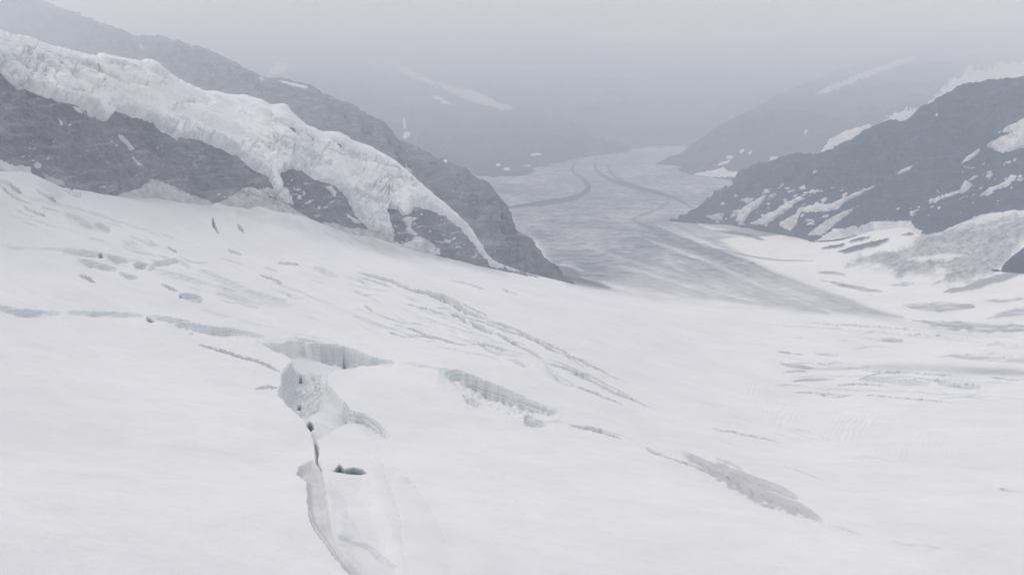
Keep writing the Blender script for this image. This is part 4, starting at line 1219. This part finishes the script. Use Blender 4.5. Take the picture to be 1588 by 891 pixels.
S3([(1233, 331), (1240, 321), (1262, 318), (1290, 316), (1306, 307), (1334, 295), (1364, 284), (1352, 293), (1318, 309), (1302, 320), (1284, 328), (1258, 328)], "long snow chute slanting down the mountain foot", 7, 2.2)
S3([(1138, 344), (1150, 324), (1170, 310), (1190, 299), (1184, 312), (1162, 333), (1152, 346)], "left snow finger at the mountain toe", 8, 2.5)
S3([(1165, 346), (1202, 325), (1231, 307), (1252, 299), (1238, 313), (1212, 333), (1190, 350)], "middle snow finger at the mountain toe", 9, 3.0)
S3([(1205, 350), (1220, 338), (1240, 330), (1236, 345), (1225, 358)], "right snow finger at the mountain toe", 10, 2.5)
S3([(1258, 270), (1264, 264), (1269, 263), (1264, 268)], "tiny snow dash high above the toe", 11, 0.6, 1.5)
S3([(1208, 288), (1214, 283), (1217, 286), (1212, 290)], "tiny snow dot above the left finger", 12, 0.6, 1.5)
S3([(1239, 292), (1246, 287), (1250, 288), (1243, 294)], "tiny snow dot above the middle finger", 13, 0.6, 1.5)
S3([(1116, 316), (1122, 312), (1126, 317), (1120, 319)], "snow dot near the tip of the mountain toe", 14, 0.6, 1.5)
S3([(1098, 338), (1114, 330), (1124, 332), (1112, 342)], "ragged snow scrap at the tip of the toe", 15, 1.5, 1.5)
S3([(1450, 180), (1453, 172), (1456, 176), (1453, 182)], "snow dot just below the skyline of the dark mountain", 16, 0.5, 1.5)
S3([(1194, 302), (1203, 299), (1206, 303), (1197, 306)], "snow dab between left and middle fingers", 17, 1.0, 1.5)
S3([(1568, 246), (1576, 244), (1577, 250), (1571, 250)], "snow dot under the large bright snowfield", 18, 0.6, 1.5)
S3([(1389, 323), (1396, 321), (1396, 325), (1390, 326)], "snow dot above the white apron", 19, 0.5, 1.5)
S3([(1262, 374), (1290, 356), (1330, 350), (1362, 342), (1410, 342), (1432, 362), (1410, 378), (1340, 378), (1270, 385)], "white snow apron reaching up into the dark mountain", 20, 3.0, 4.0)
S3([(1250, 365), (1280, 342), (1320, 322), (1332, 318), (1300, 345), (1272, 366)], "dusty scree streak left of the white apron", 21, 2.0, 2.5, mat=M_DIRTY)

# crumbs of snow too small to count
def flecks(loft, P, label, seed, cover, size, thick):
    sdm = poly_sd(P, loft.U, loft.V)
    nn = fbm(loft.U / size + loft.V / size * 0.8, loft.V / size * 1.9, loft.U * 0, 3, 0.6, seed)
    sdm = np.minimum(sdm, (nn - cover) * 14)
    sdm = np.where(loft.T > 1.0, -9, sdm)
    o = loft.patch("snow_flecks", M_PATCH, P, thick, seed, 0.6, 1.6, 7.0, None, sd=sdm)
    if o: tag(o, label, "snow flecks", kind="stuff")
flecks(M3, [(1080, 345), (1110, 318), (1150, 296), (1220, 290), (1290, 290), (1330, 292), (1300, 325), (1260, 350), (1200, 352), (1130, 348)],
       "snow flecks speckling the toe of the dark mountain", 5, 0.27, 12, 3.0)
flecks(M3, [(1400, 330), (1440, 290), (1500, 250), (1580, 240), (1600, 300), (1520, 325), (1450, 345)], "sparse snow flecks under the bright snowfield", 9, 0.46, 12, 3.0)

# ---- rock at the right edge under the icefall
fr6 = ground_hit(np.array([1552, 1588, 1700, 1800]), np.array([421, 424, 430, 436]))
M6 = Loft([[(1552, 423, fr6[0] - 5), (1588, 426, fr6[1] - 5), (1700, 432, fr6[2] - 5), (1800, 438, fr6[3] - 5)],
           [(1552, 419, fr6[0] + 10), (1564, 403, fr6[0] + 30), (1588, 384, fr6[1] + 70), (1650, 356, fr6[2] + 120), (1800, 350, fr6[3] + 120)]],
          [60], 1553, 1790, 160, 90, 5, 40, 43, 0.4, 2.0, 2.0)
tag(M6.build("rock_outcrop", M_ROCK_RIGHT), "dark rock outcrop at the right edge below the icefall", "rock", "rock beside the right icefall")

# ---- mountain behind it on the right
def receding(foot, crest, rv, nl=6):
    """lines from foot to crest; rv(v) gives the range at a height in the photo"""
    us = sorted({p[0] for p in foot} | {p[0] for p in crest})
    fv = lambda u, k: float(np.interp(u, [p[0] for p in foot], [p[k] for p in foot]))
    cv = lambda u, k: float(np.interp(u, [p[0] for p in crest], [p[k] for p in crest]))
    L = []
    for q in range(nl):
        t = (q / (nl - 1)) ** 0.85
        ln = []
        for u in us:
            v = fv(u, 1) * (1 - t) + cv(u, 1) * t
            r = fv(u, 2) if q == 0 else max(rv(v), fv(u, 2) + (fv(u, 1) - v) * 14)
            ln.append((u, v, r))
        L.append(ln)
    return L

foot4 = [(990, 262, 5300), (1009, 259, 5150), (1072, 275, 4650), (1147, 280, 4400), (1300, 285, 4300), (1588, 270, 4300), (1900, 270, 4300)]
crest4 = [(990, 259), (1010, 254), (1040, 243), (1072, 225), (1110, 200), (1150, 178), (1200, 152), (1250, 130), (1320, 102), (1400, 72), (1480, 48), (1560, 35), (1900, 30)]
L4 = receding(foot4, crest4, lambda v: float(np.interp(v, [30, 60, 90, 130, 200, 280], [25000, 20500, 14000, 9200, 4900, 4300])))
M4 = Loft(L4, [34] * 5, 995, 1880, 420, 500, 22, 420, 53, 0.3, 10.0, 5.0)
tag(M4.build("mountain", M_ROCK_FAR), "hazy mountain ridge behind the dark mountain on the right", "mountain", kind="structure")
G4 = "snow on the hazy right ridge"
S4 = lambda P, lab, seed, rough=1.6, edge=1.8, mat=None: snow(M4, P, lab, G4, 8.0, seed, mat, rough=rough, edge=edge, wscale=10)
S4([(1268, 244), (1285, 217), (1311, 203), (1348, 192), (1356, 200), (1330, 225), (1300, 245)], "snow patch peeking over the skyline of the dark mountain, lower one", 1)
S4([(1368, 190), (1392, 174), (1428, 167), (1432, 176), (1400, 200), (1375, 200)], "snow patch peeking over the skyline of the dark mountain, middle one", 2)
S4([(1436, 172), (1450, 148), (1472, 124), (1490, 118), (1504, 104), (1530, 112), (1556, 96), (1590, 100), (1640, 92), (1640, 140), (1540, 140), (1480, 160)], "misty snow basin above the skyline at upper right", 3, 9.0, 4.0)
S4([(1257, 150), (1285, 134), (1311, 123), (1355, 107), (1418, 86), (1422, 92), (1360, 114), (1311, 132), (1280, 144)], "long faint snow band on the hazy right ridge", 4, 2.8, 2.0, M_DIRTY)
S4([(1074, 273), (1082, 267), (1105, 264), (1122, 259), (1130, 266), (1158, 266), (1158, 275), (1100, 275)], "snow at the foot of the hazy right ridge", 5)
S4([(1108, 258), (1120, 251), (1136, 246), (1128, 254)], "slanting snow dash near the foot of the hazy ridge", 6, 0.8, 1.5)
S4([(1192, 246), (1197, 242), (1208, 243), (1206, 250), (1195, 250)], "snow fleck touching the dark mountain's skyline", 7, 0.8, 1.5)
S4([(1146, 236), (1152, 230), (1155, 234), (1150, 238)], "faint snow dot, left of two on the hazy ridge", 8, 0.6, 1.5)
S4([(1160, 238), (1165, 231), (1167, 236), (1163, 241)], "faint snow dot, right of two on the hazy ridge", 9, 0.6, 1.5)
S4([(1126, 243), (1134, 241), (1138, 245), (1128, 247)], "snow smear above the slanting dash", 10, 0.6, 1.5)
S4([(1246, 206), (1250, 200), (1253, 204), (1249, 209)], "lonely snow dot high on the hazy ridge", 11, 0.6, 1.5)

# ---- far mountains closing the valley
foot5 = [(-300, 310, 4300), (250, 310, 4300), (600, 290, 4300), (760, 288, 4300), (800, 279, 4450), (850, 265, 4900), (905, 247, 5800), (955, 239, 6250), (975, 238, 6300)]
crest5 = [(-300, 44), (250, 48), (420, 54), (520, 58), (600, 64), (700, 84), (790, 122), (850, 158), (900, 196), (955, 233), (975, 237)]
L5 = receding(foot5, crest5, lambda v: float(np.interp(v, [50, 75, 100, 140, 220, 287], [25000, 20500, 15500, 10200, 5900, 4500])))
M5 = Loft(L5, [30] * 5, -290, 972, 480, 500, 22, 450, 61, 0.3, 10.0, 4.0)
tag(M5.build("mountain", M_ROCK_FAR), "misty mountain left of the far valley with a faint snow band", "mountain", kind="structure")
G5 = "snow on the misty far mountain"
S5 = lambda P, lab, seed, rough=2.0, edge=2.0, mat=None: snow(M5, P, lab, G5, 9.0, seed, mat, rough=rough, edge=edge, wscale=9)
S5([(596, 90), (629, 105), (652, 116), (706, 137), (734, 140), (796, 168), (782, 172), (752, 163), (706, 148), (652, 125), (620, 111)], "faint snow band slanting down the misty mountain", 1, 2.6, 2.0, M_DIRTY)
S5([(660, 145), (685, 153), (707, 164), (700, 166), (676, 155)], "short faint snow streak under the snow band", 2, 1.0, 1.5)
S5([(624, 214), (629, 206), (639, 203), (636, 209), (628, 215)], "bright snow tick above the left spur", 3, 0.8, 1.5)
S5([(624, 186), (628, 182), (630, 196), (627, 198)], "thin snow drip above the bright tick", 4, 0.8, 1.5)
S5([(418, 110), (432, 97), (448, 97), (446, 106), (434, 115), (422, 115)], "pale round snow spot above the left spur", 5, 1.0, 2.0)
S5([(815, 239), (830, 237), (842, 240), (828, 242)], "snow fleck low by the far glacier bend", 6, 0.6, 1.5)
S5([(768, 255), (775, 253), (778, 257), (771, 258)], "snow fleck low by the spur, upper", 7, 0.5, 1.5)
S5([(780, 261), (788, 259), (792, 263), (783, 265)], "snow fleck low by the spur, lower", 8, 0.5, 1.5)
S5([(808, 257), (820, 255), (828, 257), (816, 259)], "snow dash above the far glacier edge", 9, 0.5, 1.5)
foot6 = [(560, 246, 6300), (900, 243, 6350), (1100, 246, 6350), (1500, 250, 6300)]
crest6 = [(560, 52), (760, 48), (880, 56), (980, 66), (1060, 70), (1150, 60), (1300, 50), (1500, 48)]
L7 = receding(foot6, crest6, lambda v: float(np.interp(v, [50, 75, 100, 140, 220], [25000, 20500, 15500, 10400, 6600])))
M7 = Loft(L7, [24] * 5, 570, 1480, 320, 500, 22, 600, 71, 0.2, 10.0, 4.0)
tag(M7.build("mountain", M_ROCK_FAR), "faint blue grey mountain closing the end of the valley", "mountain", kind="structure")

flecks(M1, [(-20, 240), (0, 120), (90, 165), (170, 200), (280, 225), (400, 275), (420, 300), (330, 312), (200, 300), (90, 280)], "snow flecks scattered over the left dark cliff", 21, 0.62, 10, 1.0)
flecks(M1, [(440, 270), (480, 280), (540, 320), (560, 350), (480, 335), (440, 300)], "snow flecks on the middle buttress", 23, 0.42, 9, 1.0)
flecks(M1, [(605, 335), (640, 325), (700, 345), (750, 405), (690, 392), (620, 375)], "snow flecks on the lowest buttress", 25, 0.44, 9, 1.0)


# ------------------------------------------------------------------ ground out to the horizon
n = 96
ga = np.linspace(0, 2 * math.pi, n + 1)
gr = np.array([0.0, 2000, 6000, 12000, 20000, 29000])
A, Rr = np.meshgrid(ga, gr)
tag(grid_object("ground", Rr * np.sin(A), Rr * np.cos(A), np.full(A.shape, CZ - 640.0), M_GLACIER, None,
                {k: np.zeros(A.shape) for k in ATT}), "snow covered ground under the mountains", "ground", kind="structure")

# ------------------------------------------------------------------ haze
top = CZ + 30
for o in COL.objects:
    if o.type == 'MESH':
        c = np.empty(len(o.data.vertices) * 3, np.float32); o.data.vertices.foreach_get("co", c)
        top = max(top, float(c[2::3].max()) + 20)
B = 30000.0
z0, z1 = CZ - 641.5, top
me = bpy.data.meshes.new("haze")
me.from_pydata([(-B, -B, z0), (B, -B, z0), (B, B, z0), (-B, B, z0), (-B, -B, z1), (B, -B, z1), (B, B, z1), (-B, B, z1)], [],
               [(0, 3, 2, 1), (4, 5, 6, 7), (0, 1, 5, 4), (1, 2, 6, 5), (2, 3, 7, 6), (3, 0, 4, 7)])
hm = bpy.data.materials.new("misty_air"); hm.use_nodes = True
hn, hl = hm.node_tree.nodes, hm.node_tree.links
hn.clear()
ho = hn.new("ShaderNodeOutputMaterial"); pv = hn.new("ShaderNodeVolumePrincipled")
pv.inputs["Color"].default_value = (*HAZE_COLOR, 1)
pv.inputs["Density"].default_value = HAZE_DENSITY
pv.inputs["Absorption Color"].default_value = (1, 1, 1, 1)     # scatters only
pv.inputs["Anisotropy"].default_value = 0.0
hl.new(pv.outputs[0], ho.inputs["Volume"])
me.materials.append(hm)
hz = bpy.data.objects.new("haze", me); COL.objects.link(hz)
tag(hz, "pale mist hanging in the valley air", "haze", kind="stuff")
print("top", top, "done", round(time.time() - T0, 1))
